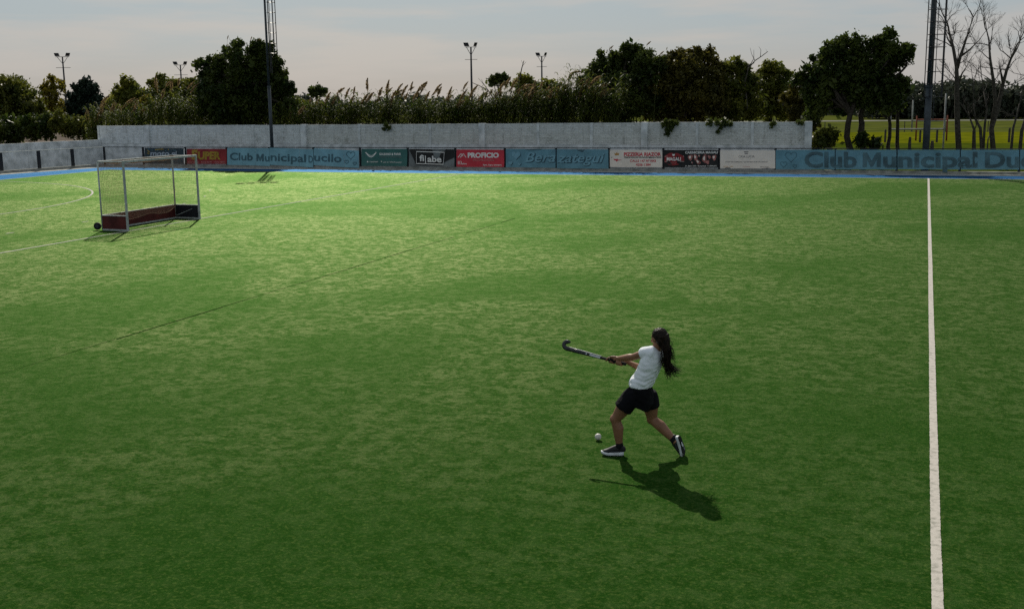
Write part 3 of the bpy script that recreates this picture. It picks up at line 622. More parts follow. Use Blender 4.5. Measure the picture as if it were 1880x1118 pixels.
# ------------------------------------------------------------------ hockey goal on the quarter line
GX, GY, GW, GD, GH, GB = L23_X, 28.08, 3.66, 0.95, 2.14, 0.45
goal = thing('hockey_goal', 'white framed field hockey goal with maroon boards, tan net and a wheel', 'goal', (GX-GD/2, GY+GW/2, 0))
MAROON = mat('maroon_board', (0.060, 0.010, 0.009), 0.7, 0.3, col2=(0.115, 0.022, 0.018), scale=3, detail=7)
BOARD_DK = mat('black_board', (0.010, 0.012, 0.016), 0.7, 0.3)
NET = mat('tan_net', (0.40, 0.27, 0.18), 0.9, 0.1, var=0.1, transl=0.3)
RUBBER = mat('black_rubber', (0.010, 0.010, 0.011), 0.7, 0.3)
pw = 0.027
fp = []
for y in (GY, GY+GW):
    fp.append(mk('front_post', G().box((GX-pw, y-pw, 0.0), (GX+pw, y+pw, GH-0.065)), WHITE_STEEL, goal))
    mk('back_post', G().path([(GX-GD, y, 0.02), (GX-GD, y, GH-0.03)], [0.026, 0.026], 8), WHITE_STEEL, goal, smooth=True)
    mk('top_side_bar', G().path([(GX-GD, y, GH-0.035), (GX-pw, y, GH-0.035)], [0.022, 0.022], 8), WHITE_STEEL, goal)
    mk('base_side_bar', G().box((GX-GD+0.03, y-0.03, 0.002), (GX-pw-.002, y+0.03, 0.05)), WHITE_STEEL, goal)
    mk('board_cap', G().box((GX-GD+0.03, y-0.028, GB+.002), (GX-pw-.002, y+0.028, GB+0.028)), WHITE_STEEL, goal)
    mk('side_board', G().box((GX-GD+0.028, y-0.018, 0.052), (GX-pw-.002, y+0.018, GB)), MAROON if y == GY else BOARD_DK, goal)
mk('crossbar', G().box((GX-pw, GY-pw, GH-0.063), (GX+pw, GY+GW+pw, GH)), WHITE_STEEL, goal)
mk('back_top_bar', G().path([(GX-GD, GY, GH-0.03), (GX-GD, GY+GW, GH-0.03)], [0.022, 0.022], 8), WHITE_STEEL, goal)
mk('back_board', G().box((GX-GD-0.018, GY+0.03, 0.052), (GX-GD+0.018, GY+GW-0.03, GB)), MAROON, goal)
mk('back_board_cap', G().box((GX-GD-0.026, GY+0.03, GB+.002), (GX-GD+0.026, GY+GW-0.03, GB+0.026)), WHITE_STEEL, goal)
mk('base_back_bar', G().box((GX-GD-0.03, GY+0.03, 0.002), (GX-GD+0.03, GY+GW-0.03, 0.05)), WHITE_STEEL, goal)
for y, c in ((GY, 1), (GY+GW, -1)): mk('corner_brace', G().path([(GX-0.03, y, GB-0.02), (GX-GD+.05, y+c*0.03, 0.10)], [0.012, 0.012], 5), WHITE_STEEL, goal)
# the wheel sits outside the near back corner
def wheel(cx, cy, cz, r, w, parent):
    g = G(); n = 20; ax = np.array([0.25, -0.97, 0]); u = np.array([0.97, 0.25, 0]); v = []
    prof = [(-w, r*.45), (-w, r*.86), (-w*.6, r), (w*.6, r), (w, r*.86), (w, r*.45)]
    for i in range(n):
        a = 2*math.pi*i/n; d = u*math.cos(a)+np.array([0, 0, 1])*math.sin(a)
        for o_, rr in prof: v.append(np.array([cx, cy, cz])+ax*o_+d*rr)
    f = [(i*6+j, i*6+j+1, ((i+1) % n)*6+j+1, ((i+1) % n)*6+j) for i in range(n) for j in range(5)]
    g.add(v, f); t = mk('wheel', g, RUBBER, parent, smooth=True)
    mk('hub', G().path([np.array([cx, cy, cz])-ax*w*1.05, np.array([cx, cy, cz])+ax*w*1.05], [r*.46, r*.46], 14), STEEL_GREY, t)
    mk('axle', G().path([np.array([cx, cy, cz])-ax*w, np.array([GX-GD, GY, cz+0.02])], [0.02, 0.02], 6), WHITE_STEEL, t)
wheel(GX-GD-0.14, GY-0.06, 0.135, 0.115, 0.035, goal)
def net_geo(fn, nu, nv, r=0.0026):
    g = G(); P = [[np.array(fn(i/nu, j/nv)) for j in range(nv+1)] for i in range(nu+1)]
    for i in range(nu+1): g.path(P[i], [r]*(nv+1), 3, caps=False)
    for j in range(nv+1): g.path([P[i][j] for i in range(nu+1)], [r]*(nu+1), 3, caps=False)
    return g
def wob(u, v, s): return 0.012*math.sin(17*u+9*v+s)+0.010*math.sin(31*u-13*v+2*s)
def n_top(u, v): return (GX-0.02-(GD-0.02)*v, GY+GW*u, GH-0.03-0.10*math.sin(math.pi*v)*(0.55+0.45*math.sin(math.pi*u))+wob(u, v, 1))
def n_back(u, v):
    sag = 0.26*math.sin(math.pi*u)**0.6*v**2+0.05*math.sin(math.pi*v)*math.sin(7*u)
    return (GX-GD+0.03+sag, GY+0.03+(GW-0.06)*u, GH-0.05-(GH-0.05-0.42+0.17*math.sin(math.pi*u)*(1+.5*math.sin(9*u)))*v+wob(u, v, 2)*.4)
def n_side(y, c): return lambda u, v: (GX-0.03-(GD-0.05)*u, y+c*0.06*math.sin(math.pi*v)*math.sin(math.pi*u), GH-0.05-(GH-0.05-0.46)*v+wob(u, v, 3)*.3)
mk('top_net', net_geo(n_top, 92, 24), NET, goal); mk('back_net', net_geo(n_back, 92, 42), NET, goal)
mk('side_net', net_geo(n_side(GY, 1), 16, 30), NET, goal); mk('side_net', net_geo(n_side(GY+GW, -1), 16, 30), NET, goal)
g = G(); g.path([n_back(u, 1.0) for u in np.linspace(0, 1, 40)], [0.008]*40, 5); mk('net_rope', g, NET, goal)

# ------------------------------------------------------------------ trees
def leaf_quads(centres, n_per, spread, size, aspect=0.55):
    n = len(centres)*n_per
    c = np.repeat(centres, n_per, axis=0) + RNG.normal(0, 1, (n, 3))*np.repeat(spread, n_per)[:, None]
    a = RNG.normal(0, 1, (n, 3)); a /= np.linalg.norm(a, axis=1)[:, None]
    b = np.cross(a, RNG.normal(0, 1, (n, 3))); b /= np.linalg.norm(b, axis=1)[:, None]
    s = size*RNG.uniform(0.55, 1.45, (n, 1)); a = a*s; b = b*s*aspect
    return np.stack([c-a, c+b-a*0.15, c+a, c-b-a*0.15], axis=1)
def clump_centres(c, r, n, shell=2.4):
    d = RNG.normal(0, 1, (n, 3)); d /= np.linalg.norm(d, axis=1)[:, None]
    rad = RNG.uniform(0, 1, (n, 1))**(1/shell)*RNG.uniform(0.82, 1.12, (n, 1))
    return c + d*rad*np.asarray(r)
def limb_pts(a, b, k=5, bend=0.10):
    a, b = np.asarray(a, float), np.asarray(b, float); L = np.linalg.norm(b-a); out = []
    off = RNG.normal(0, bend*L, 3); off[2] = abs(off[2])*0.6
    for i in range(k+1):
        t = i/k; out.append(a+(b-a)*t+off*math.sin(math.pi*t)+(RNG.normal(0, 0.012*L, 3) if 0 < i < k else 0))
    return out
def tree(name, label, base_px, Y, blobs, leaf, bark=None, trunk_r=0.14, size=0.108, dens=1.0, group=None, cat='tree', depth=0.85, shell=2.4, trunks=None, sparse=1.0, fork=0.45):
    bark = bark or BARK; mp_ = mpp(Y, base_px)
    bx = on_Y(base_px, 220, Y)[0]; t = thing(name, label, cat, (bx, Y, -0.06), group)
    C = []; 
    for bl in blobs:
        px, py, r = bl[:3]; r *= 1.13; dy = bl[3] if len(bl) > 3 else RNG.uniform(-0.5, 0.5)*r*mp_
        p = on_Y(px, py, Y+dy); C.append((p, r*mp_))
    for c, r in list(C):
        for _ in range(3):
            d = RNG.normal(0, 1, 3); d[2] = abs(d[2])*0.9-.1; d /= np.linalg.norm(d); C.append((c+d*r*RNG.uniform(.85, 1.08)*np.array([1, depth, 1]), r*RNG.uniform(.22, .38)))
    g = G(); trunks = trunks or [(bx, Y)]
    cen = np.mean([c for c, r in C], axis=0)
    forks = []
    for tx, ty in trunks:
        top = np.array([tx*.4+cen[0]*.6, ty*.6+cen[1]*.4, min(c[2]-r*.2 for c, r in C)*fork+cen[2]*(1-fork)])
        pts = limb_pts((tx, ty, -0.06), top, 7, 0.06); k = len(pts); g.path(pts, [trunk_r*(1.35 if i == 0 else 1-0.5*i/k) for i in range(k)], 9); forks.append(pts)
    tr = mk('trunk', g, bark, t, smooth=True)
    g = G(); allc = []; alls = []
    for ci, (c, r) in enumerate(C):
        tp = min(forks, key=lambda p: np.linalg.norm(p[-1]-c)); st = tp[-1-int(RNG.integers(0, 3))]
        pts = limb_pts(st, c, 5, 0.10); (g.path(pts, [trunk_r*0.5*(1-0.8*i/5)+0.01 for i in range(6)], 6) if ci < len(blobs) else None)
        n = max(5, int(30*dens*r*r*(0.13/size)**1.6)); cc = clump_centres(c, (r, r*depth, r*0.95), n, shell)
        cc = cc[cc[:, 2] > 0.1]
        for q in cc[::max(1, len(cc)//9)]: g.path(limb_pts(c+(q-c)*0.15, q, 3, 0.08), [trunk_r*.16+.006, trunk_r*.12+.005, 0.008, 0.004], 4)
        allc.append(cc); alls.append(RNG.uniform(0.07, 0.24, len(cc))*(size/0.13)**.7*min(1.3, 0.55+r*.35))
    mk('branches', g, bark, t)
    cc = np.concatenate(allc); ss = np.concatenate(alls)
    V = leaf_quads(cc, int(30*sparse), ss, size)
    core = []                                                    # the shaded inside of the crown
    for c, r in C[:len(blobs)]:
        if sparse == 1.0: core.append(clump_centres(c, (r*.72, r*.72*depth, r*.70), max(4, int(26*dens*r*r)), 3.0))
    if core:
        core = np.concatenate(core); core = core[core[:, 2] > .2]; V = np.concatenate([V, leaf_quads(core, 10, np.full(len(core), .16), size*1.9)])
    quads('crown', V, leaf, t)
    return t

# left: beyond the low wall
tree('leafy_tree', 'dense dark olive tree mass at the far left edge', 20, 74, [(-45, 190, 62), (8, 198, 44), (40, 178, 24), (22, 163, 17), (58, 200, 24), (-5, 168, 26), (32, 218, 34), (66, 222, 20)], LEAF_OLIVE, trunk_r=0.2, size=0.12, dens=.9)
tree('young_tree', 'slender yellow-green tree in front of the leftmost floodlight pole', 98, 82, [(98, 158, 13), (88, 172, 14), (104, 172, 14), (82, 192, 14), (100, 198, 18), (112, 210, 14)], LEAF_YELLOW, trunk_r=0.09, size=0.14, dens=.62, sparse=.8)
tree('pine_tree', 'dark bluish pine with tufted crown right of the yellow-green tree', 158, 78, [(158, 156, 10), (146, 168, 11), (170, 166, 10), (138, 182, 12), (160, 180, 17), (178, 184, 11), (150, 202, 22), (172, 205, 18), (132, 205, 10)], LEAF_PINE, trunk_r=0.16, size=0.108, dens=1.15)
tree('shrub', 'dark low shrub above the low wall at the left edge', 30, 66, [(-20, 238, 28), (20, 240, 22), (55, 236, 20), (88, 232, 20)], LEAF_DARK, trunk_r=0.07, cat='shrub', size=0.108, dens=1.1)
tree('shrub', 'dark low shrub beneath the pine and the tall wall end', 140, 66, [(112, 228, 18), (135, 236, 18), (160, 236, 20), (172, 246, 12)], LEAF_OLIVE, trunk_r=0.06, cat='shrub', size=0.095, dens=1.0)
tree('leafy_tree', 'light olive tree with loose crown above the left wall end', 240, 71, [(240, 158, 13), (226, 172, 14), (250, 176, 17), (212, 192, 16), (236, 198, 22), (258, 200, 18)], LEAF_LIGHT, trunk_r=0.11, size=0.108, dens=.9)
tree('leafy_tree', 'yellow-flecked tree behind the left part of the tall wall', 298, 72, [(298, 154, 13), (284, 168, 14), (308, 168, 15), (322, 156, 9), (276, 192, 17), (304, 196, 22), (330, 190, 18)], LEAF_LIGHT, trunk_r=0.11, size=0.108, dens=.9)
tree('shrub', 'small bright yellow shrub among the hedge left of the big dark tree', 272, 67, [(272, 186, 7), (266, 194, 8), (278, 196, 8)], LEAF_YELLOW, trunk_r=0.05, cat='shrub', size=0.10, dens=1.0)
tree('leafy_tree', 'olive tree leaning against the left side of the big dark tree', 350, 70, [(345, 158, 13), (358, 168, 16), (338, 182, 16), (352, 200, 24), (376, 196, 22)], LEAF_OLIVE, trunk_r=0.11, size=0.108, dens=1.0)
tree('broadleaf_tree', 'big dark tree rising behind the wall beside the slim tower', 450, 62.8, [(424, 96, 14), (436, 84, 7), (470, 92, 16), (488, 96, 15), (400, 118, 17), (376, 118, 8), (446, 122, 32), (490, 124, 26), (508, 116, 11), (392, 144, 24), (430, 158, 42), (486, 160, 38), (380, 172, 20), (522, 158, 15), (532, 166, 8), (404, 196, 40), (452, 202, 44), (502, 196, 34), (530, 196, 14), (362, 118, 4)], LEAF_DARK, trunk_r=0.22, size=0.095, dens=1.05, depth=.62)
tree('umbrella_tree', 'small dark umbrella-shaped tree standing left of the reed bed', 583, 84, [(583, 166, 5), (575, 170, 4.5), (592, 171, 5), (584, 173, 4)], LEAF_DARK, trunk_r=0.09, size=0.108, dens=1.2)
tree('shrub', 'olive bush in the gap between the big dark tree and the reeds', 552, 68, [(548, 196, 12), (562, 202, 12), (556, 214, 14), (540, 212, 12)], LEAF_OLIVE, trunk_r=0.06, cat='shrub', size=0.12)
tree('umbrella_tree', 'thin flat-topped dark tree poking out of the reeds near the tall pole', 914, 76, [(908, 147, 3.5), (916, 143, 3), (928, 146, 3.2), (904, 150, 2), (922, 150, 2)], LEAF_DARK, trunk_r=0.06, size=0.11, dens=.8)
tree('leafy_tree', 'rounded yellow-olive tree behind the reeds left of the shorter pole', 966, 72, [(966, 150, 11), (956, 162, 12), (976, 164, 12), (966, 180, 18)], LEAF_LIGHT, trunk_r=0.09, size=0.108, dens=1.0)
tree('leafy_tree', 'low olive tree behind the reeds right of the shorter pole', 1012, 72, [(1008, 158, 11), (1020, 162, 10), (1000, 174, 14), (1020, 182, 16)], LEAF_LIGHT, trunk_r=0.09, size=0.108, dens=1.0)
tree('broadleaf_tree', 'tall dark green tree at the right end of the reed bed', 1150, 65.5, [(1156, 92, 11), (1140, 108, 17), (1170, 104, 18), (1112, 122, 18), (1088, 136, 16), (1074, 150, 10), (1140, 138, 32), (1182, 134, 28), (1110, 160, 34), (1090, 186, 32), (1140, 190, 44), (1190, 180, 36), (1205, 118, 12)], LEAF_DARK, trunk_r=0.2, size=0.095, dens=1.05, depth=.7)
tree('broadleaf_tree', 'brown-green broad tree with knobby top behind the cream pizzeria banner', 1262, 66, [(1262, 104, 12), (1282, 102, 11), (1300, 100, 7), (1238, 110, 15), (1222, 122, 17), (1268, 128, 26), (1306, 124, 18), (1234, 154, 34), (1284, 160, 36), (1216, 194, 34), (1264, 200, 38), (1308, 188, 30)], LEAF_BROWN, trunk_r=0.2, size=0.095, dens=1.05, depth=.7)
tree('leafy_tree', 'mid green tree with a bare twig on top, behind the butcher banner', 1345, 66.5, [(1344, 124, 13), (1326, 136, 15), (1362, 132, 14), (1330, 164, 28), (1368, 162, 26), (1340, 198, 32), (1378, 196, 24)], LEAF_OLIVE, trunk_r=0.16, size=0.095, dens=1.0, depth=.8)
tree('leafy_tree', 'paler feathery green tree left of the big silhouetted tree', 1415, 70, [(1410, 130, 11), (1424, 128, 10), (1398, 142, 13), (1434, 144, 14), (1412, 162, 24), (1446, 166, 17), (1406, 196, 28), (1444, 200, 26)], LEAF_LIGHT, trunk_r=0.14, size=0.095, dens=1.0)
tree('leafy_tree', 'brownish bush tree at the right end of the tall wall', 1470, 67, [(1466, 160, 13), (1478, 170, 14), (1458, 186, 20), (1482, 196, 18), (1470, 216, 20), (1492, 218, 15), (1486, 238, 11)], LEAF_BROWN, trunk_r=0.12, size=0.095, dens=1.05)
bt = on_Y
tree('broadleaf_tree', 'big silhouetted dark tree on leaning trunks right of the wall', 1580, 63.5, [(1632, 66, 8), (1622, 76, 10), (1606, 84, 14), (1548, 84, 15), (1574, 90, 18), (1528, 98, 17), (1512, 116, 17), (1494, 132, 15), (1480, 148, 16), (1640, 98, 16), (1658, 104, 14), (1664, 94, 7), (1634, 124, 16), (1560, 122, 30), (1604, 118, 26), (1526, 146, 32), (1572, 158, 32), (1612, 148, 26), (1506, 172, 28), (1546, 188, 26), (1600, 180, 26), (1632, 172, 20), (1650, 156, 11), (1658, 150, 6), (1630, 196, 13), (1500, 198, 18), (1488, 214, 14)],
     LEAF_DARK, trunk_r=0.20, size=0.092, dens=1.0, depth=.62, fork=.55, trunks=[(on_Y(1572, 270, 63.5)[0], 63.5), (on_Y(1600, 270, 63.9)[0], 63.9)])
tree('leafy_tree', 'thin dark tree with two curved stems beside the big silhouetted tree', 1640, 65, [(1640, 168, 13), (1652, 158, 9), (1628, 186, 14), (1644, 192, 12), (1660, 168, 7)], LEAF_DARK, trunk_r=0.12, size=0.11, dens=.9, trunks=[(on_Y(1637, 270, 65)[0], 65.0), (on_Y(1655, 270, 65.3)[0], 65.3)])
tree('shrub', 'spreading olive shrub at the end of the tall wall', 1514, 61.2, [(1506, 256, 9), (1520, 246, 8), (1500, 266, 8), (1530, 250, 5), (1518, 264, 7), (1492, 262, 5)], LEAF_OLIVE, trunk_r=0.03, cat='shrub', size=0.10, dens=.85)
tree('shrub', 'dark small shrub at the foot of the big silhouetted tree', 1583, 62.3, [(1582, 252, 4.5), (1585, 264, 5), (1581, 262, 4.5)], LEAF_DARK, trunk_r=0.03, cat='shrub', size=0.09, dens=1.0)
tree('shrub', 'tiny dark bush right of the leaning trunk', 1608, 62.5, [(1608, 264, 4.5), (1606, 268, 4)], LEAF_DARK, trunk_r=0.02, cat='shrub', size=0.08, dens=1.0)
# creeper sprays hanging over the wall
for lab, px, bl in (('thick leafy creeper spray hanging over the wall behind the butcher banner', 1228, [(1222, 226, 7), (1232, 229, 6), (1228, 238, 5), (1224, 246, 3.5), (1240, 226, 5)]),
                    ('thin creeper spray hanging over the wall above the cream banner', 1310, [(1302, 224, 5), (1316, 226, 5), (1330, 225, 6), (1324, 234, 3), (1340, 228, 4), (1318, 242, 2.4)]),
                    ('small dark vine tuft on the wall above the Berazategui letters', 712, [(708, 228, 4), (714, 234, 3), (704, 236, 2)]),
                    ('vine tuft at the top right corner of the wall', 1470, [(1420, 226, 3), (1416, 231, 2.4), (1472, 226, 2.5), (1466, 224, 3)])):
    if '712' in str(px): lab = 'small dark vine tuft over the wall above the smile banner'
    P = [(on_Y(x, y, WY-0.16), r*mpp(WY, x)) for x, y, r in bl]
    t = thing('hanging_creeper', lab, 'creeper', (P[0][0][0], WY+0.1, WH), 'creepers hanging over the tall wall')
    cc = np.concatenate([clump_centres(p, (r, 0.09, r), max(4, int(60*r*r*9))) for p, r in P]); cc[:, 1] = np.minimum(cc[:, 1], WY-0.05)
    quads('leaves', leaf_quads(cc, 14, np.full(len(cc), .05), .07), LEAF_DARK, t)
    g = G()
    for p, r in P: g.path(limb_pts((p[0]+.1, WY+0.25, WH+0.15), (p[0], WY-0.12, p[2]), 5, .05), [.014, .012, .010, .008, .006, .004], 4)
    mk('stems', g, BARK, t)

# ------------------------------------------------------------------ reeds
def plume_mesh(seed, L):
    r = np.random.default_rng(seed); n = 170; t = r.uniform(0, 1, n)**0.8
    bend = np.stack([0.22*L*t**2, np.zeros(n), L*t*(1-.06*t)], 1)
    rad = 0.105*np.sin(np.pi*np.clip(t*0.92+0.06, 0, 1))**0.8
    a = r.uniform(0, 2*np.pi, n); d = np.stack([np.cos(a), np.sin(a), np.zeros(n)], 1)
    tip = bend + d*rad[:, None]*r.uniform(.5, 1.2, (n, 1)) + np.stack([.06*L*t+.02, 0*t, .13*L*(1-.2*t)], 1)
    w = np.cross(tip-bend, r.normal(0, 1, (n, 3))); w = w/np.linalg.norm(w, axis=1)[:, None]*0.021
    V = np.stack([bend-w*.5, bend*.45+tip*.55+w, tip, bend*.45+tip*.55-w], 1)
    me = bpy.data.meshes.new('plume'); V2 = V.reshape(-1, 3); me.from_pydata(V2.tolist(), [], [(4*i, 4*i+1, 4*i+2, 4*i+3) for i in range(n)]); me.materials.append(PLUME); return me
PL = [plume_mesh(k, L) for k, L in ((1, .75), (2, .65), (3, .85), (4, .58))]
def reed_clump(label, px, Y, width, ytop, nst, plumes, lean=0.12, group='reeds behind the tall wall', plume_s=1.0):
    Y += 1.0
    bx = on_Y(px, 220, Y)[0]; t = thing('reed_clump', label, 'reeds', (bx, Y, -0.06), group)
    zt = on_Y(px, ytop, Y)[2]; gs = G(); Q = []
    for k in range(int(nst*1.35)):
        x = bx + RNG.uniform(-.5, .5)*width; y = Y + RNG.uniform(-.8, .8); hgt = zt*min(1.07, RNG.normal(0.87, 0.10)); ln = RNG.normal(lean, .10)
        pts = [np.array([x+ln*hgt*.25*s*s*2, y+RNG.normal(0, .02), hgt*s-.06*(1-s)]) for s in (0, .35, .7, 1.0)]
        gs.path(pts, [.014, .012, .009, .004], 3, caps=False)
        for q in range(15):
            s = 0.30+0.70*(q+RNG.uniform(0, 1))/15; p = np.array([x+ln*hgt*.5*s*s, y, hgt*s]); az = RNG.uniform(0, 2*math.pi); L = RNG.uniform(.40, .75)*(1.15-.35*s); w = RNG.uniform(.026, .046)
            d = np.array([math.cos(az)+.25, math.sin(az), 0]); sd = np.array([-d[1], d[0], 0])*w/np.linalg.norm(d)
            up = RNG.uniform(.45, .95); c = [p, p+d*L*.35+(0, 0, L*.40*up), p+d*L*.72+(0, 0, L*.45*up), p+d*L*1.0+(0, 0, L*(.30*up-.12))]
            ws = [.6, 1.0, .8, .08]
            for i in range(3): Q.append([c[i]-sd*ws[i], c[i]+sd*ws[i], c[i+1]+sd*ws[i+1], c[i+1]-sd*ws[i+1]])
    tag(mk('stalks', gs, REED_STEM, t), kind='stuff')
    tag(quads('leaves', np.array(Q), REED_LEAF, t), kind='stuff')
    for i, (qx, qy) in enumerate(plumes):
        Yp = Y+RNG.uniform(-.7, .5); p = on_Y(qx, qy, Yp); o = bpy.data.objects.new('plume', PL[int(RNG.integers(0, 4))]); link(o, t)
        s = RNG.uniform(.8, 1.4)*plume_s; o.scale = (s, s, s); L = .7*s
        o.rotation_euler = (RNG.normal(0, .12), RNG.normal(0.16+lean*.9, .30), YAW+RNG.normal(0, .25))
        o.location = Vector(p) - Vector((.18*s, 0, L)) - t.location
        g_ = G(); q = np.array(p)-np.array([.18*s, 0, L]); g_.path([(q[0]-.25, Yp, q[2]-1.3), (q[0]-.08, Yp, q[2]-.5), q], [.010, .008, .006], 3, caps=False); mk('plume_stalk', g_, REED_STEM, t)
W_ = 2.9
reed_clump('reed clump with a few pale plumes above the right end of the left club banner', 596, 61.4, W_, 180, 95, [(572, 178), (584, 176), (601, 166), (621, 150), (610, 172), (592, 184), (628, 170)])
reed_clump('reed clump with upright plumes above the hearts of the left club banner', 664, 61.2, W_, 176, 100, [(637, 162), (653, 158), (680, 146), (668, 166), (646, 170), (676, 162), (690, 168), (700, 155)])
reed_clump('reed clump thick with leaning plumes above the dark green banner', 738, 61.3, W_, 174, 100, [(717, 155), (725, 150), (731, 152), (741, 156), (752, 150), (758, 152), (709, 160), (746, 166), (764, 160), (722, 168)])
reed_clump('reed clump with sparse plumes above the filabe banner', 810, 61.2, W_, 178, 100, [(768, 148), (775, 153), (785, 165), (801, 151), (808, 154), (820, 160), (828, 166), (795, 160), (840, 172)])
reed_clump('reed clump around the foot of the tall floodlight pole', 872, 61.4, W_, 174, 100, [(853, 150), (866, 158), (848, 166), (880, 168), (895, 162), (902, 160), (888, 172)])
reed_clump('reed clump dense with windblown plumes above the red estate agent banner', 932, 61.2, W_, 158, 105, [(922, 146), (932, 142), (944, 136), (952, 140), (938, 152), (925, 158), (958, 150), (946, 160), (912, 164), (964, 158), (930, 168)], lean=.2)
reed_clump('reed clump crowded with plumes above the first Berazategui sheet', 992, 61.3, W_, 158, 105, [(976, 152), (984, 150), (996, 148), (1004, 152), (1012, 150), (986, 162), (1000, 164), (1014, 160), (972, 166), (1024, 156)], lean=.2)
reed_clump('tallest reed clump topped by one high plume left of the dark green tree', 1052, 61.3, 2.4, 134, 105, [(1050, 115), (1047, 126), (1038, 148), (1062, 142), (1034, 160), (1070, 152)], lean=.22)
reed_clump('reed clump with drooping plumes overlapping the dark green tree', 1092, 60.8, 2.0, 146, 70, [(1092, 126), (1086, 136), (1096, 140), (1104, 150), (1098, 156), (1078, 146), (1102, 162), (1084, 158)], lean=.38)
reed_clump('reed clump with hanging plumes at the left end of the tall wall', 186, 62.5, 2.0, 196, 60, [(166, 198), (178, 196), (186, 174), (184, 186), (170, 208)], lean=.05, plume_s=1.2)
reed_clump('reed clump with brown plumes near the first pilaster of the wall', 236, 61.5, 2.8, 192, 85, [(205, 182), (212, 186), (228, 176), (226, 188), (244, 182), (248, 190), (258, 192)], lean=.05, plume_s=1.2)
reed_clump('green reed clump between the yellow shrub and the olive trees', 306, 61.5, 3.0, 168, 95, [(294, 146), (306, 142), (318, 148), (330, 140), (300, 158)], lean=.05)
reed_clump('green reed clump just left of the big dark tree', 362, 61.0, 2.2, 176, 70, [(352, 152), (346, 146)], lean=.05)
reed_clump('low reed clump below the slim tower', 528, 60.8, 2.2, 196, 70, [(546, 192), (538, 196), (552, 188)], lean=.1)
for lab, px, Y, pls in (('lone reed plumes sticking out of the top of the dark green tree', 1180, 65.0, [(1192, 74), (1123, 82), (1216, 92)]), ('thin reed plumes rising from the big dark tree', 466, 62.6, [(462, 68), (477, 70), (419, 66)])):
    t = thing('reed_plumes', lab, 'reeds', (on_Y(px, 220, Y)[0], Y, -.06), 'reeds behind the tall wall')
    for qx, qy in pls:
        p = on_Y(qx, qy, Y); o = bpy.data.objects.new('plume', PL[1]); link(o, t); k = .55 if px > 1000 else .42; o.scale = (k, k, k); o.rotation_euler = (0, .55 if px > 1000 else .05, YAW); o.location = Vector(p)-Vector((.2*k if px < 1000 else .32*k, 0, .6*k))-t.location
        q = Vector(p)-Vector((.2*k, 0, .6*k)); g_ = G(); g_.path([(q[0]-.5, Y, -.05), (q[0]-.3, Y, q[2]*.6), tuple(q)], [.016, .012, .006], 4); mk('plume_stalk', g_, REED_STEM, t)

# ------------------------------------------------------------------ bare trees, stumps, twigs
def grow(g, p, d, L, r, lvl, droop=0.0):
    k = 4; pts = [np.array(p)]; dd = np.array(d)
    for i in range(k):
        dd = dd + RNG.normal(0, .13, 3) + np.array([0, 0, .04]); dd /= np.linalg.norm(dd); pts.append(pts[-1]+dd*L/k)
    g.path(pts, [r*(1-.42*i/k) for i in range(k+1)], 6 if lvl > 2 else 4, caps=False)
    if lvl == 0: return
    nb = 3 if lvl > 1 else 6
    for b in range(nb):
        i = k if b == 0 else int(RNG.integers(2, k+1)); q = pts[i]; ax = RNG.normal(0, 1, 3); ax -= dd*np.dot(ax, dd); ax /= np.linalg.norm(ax)
        ang = RNG.uniform(.15, .4) if b == 0 else RNG.uniform(.45, .95); nd = dd*math.cos(ang)+ax*math.sin(ang); nd[2] += .12; nd /= np.linalg.norm(nd)
        grow(g, q, nd, L*RNG.uniform(.60, .82), r*(.62 if b == 0 else .46), lvl-1)
def bare_tree(label, Y, stems, group='bare trees at the right'):
    b = on_Y(*stems[0][0][0], Y); t = thing('bare_tree', label, 'tree', (b[0], Y, -.06), group); g = G(); tw = G()
    for pts_px, r0, lvl, L in stems:
        pts = [on_Y(x, y, Y+RNG.uniform(-.15, .15)*(i > 0)) for i, (x, y) in enumerate(pts_px)]
        if pts[0][2] < 1.6: pts[0] = np.array([pts[0][0], pts[0][1], -.06])
        k = len(pts); g.path(pts, [max(.02, r0*(1-.62*i/(k-1))) for i in range(k)], 8)
        if lvl >= 0:
            d = pts[-1]-pts[-2]; d /= np.linalg.norm(d); grow(tw, pts[-1], d, L, max(.02, r0*.36), lvl)
            for i in range(k//2, k):
                for _ in range(2):
                    ax = RNG.normal(0, 1, 3); ax[2] = abs(ax[2])*.8+.3; ax /= np.linalg.norm(ax); grow(tw, pts[i], ax, L*.75, r0*.2, max(0, min(2, lvl-1)))
    mk('trunk', g, BARK_GREY, t, smooth=True); mk('branches', tw, BARK_GREY, t)
    return t
bare_tree('tall bare tree with fine twigs just right of the thick tower', 66, [([(1764, 270), (1758, 235), (1757, 190), (1757, 150), (1756, 122), (1750, 88), (1744, 66)], .17, 4, 1.0), ([(1757, 126), (1763, 104), (1770, 84), (1776, 66)], .11, 4, 1.0), ([(1758, 160), (1766, 136), (1774, 124)], .06, 2, .8), ([(1750, 88), (1740, 72), (1736, 58)], .05, 2, .8), ([(1764, 104), (1780, 92), (1792, 80)], .06, 2, .9)])
bare_tree('bare tree with forked trunk near the right edge', 67, [([(1828, 270), (1820, 236), (1832, 200), (1840, 160), (1848, 130), (1856, 108)], .16, 4, 1.0), ([(1820, 236), (1828, 190), (1824, 150), (1818, 110), (1816, 84)], .13, 4, 1.0), ([(1841, 150), (1836, 126)], .08, 0, .4), ([(1856, 108), (1866, 92), (1872, 80)], .06, 2, .8)])
bare_tree('bare tree with thin twisted twin stems between the two taller bare trees', 65, [([(1791, 270), (1789, 240), (1780, 215)], .10, 2, .9), ([(1806, 270), (1800, 236), (1790, 218), (1788, 190)], .10, 2, 1.1), ([(1806, 262), (1808, 230), (1812, 200), (1806, 168)], .08, 2, 1.0), ([(1787, 268), (1786, 252), (1786, 240)], .05, -1, 0)])
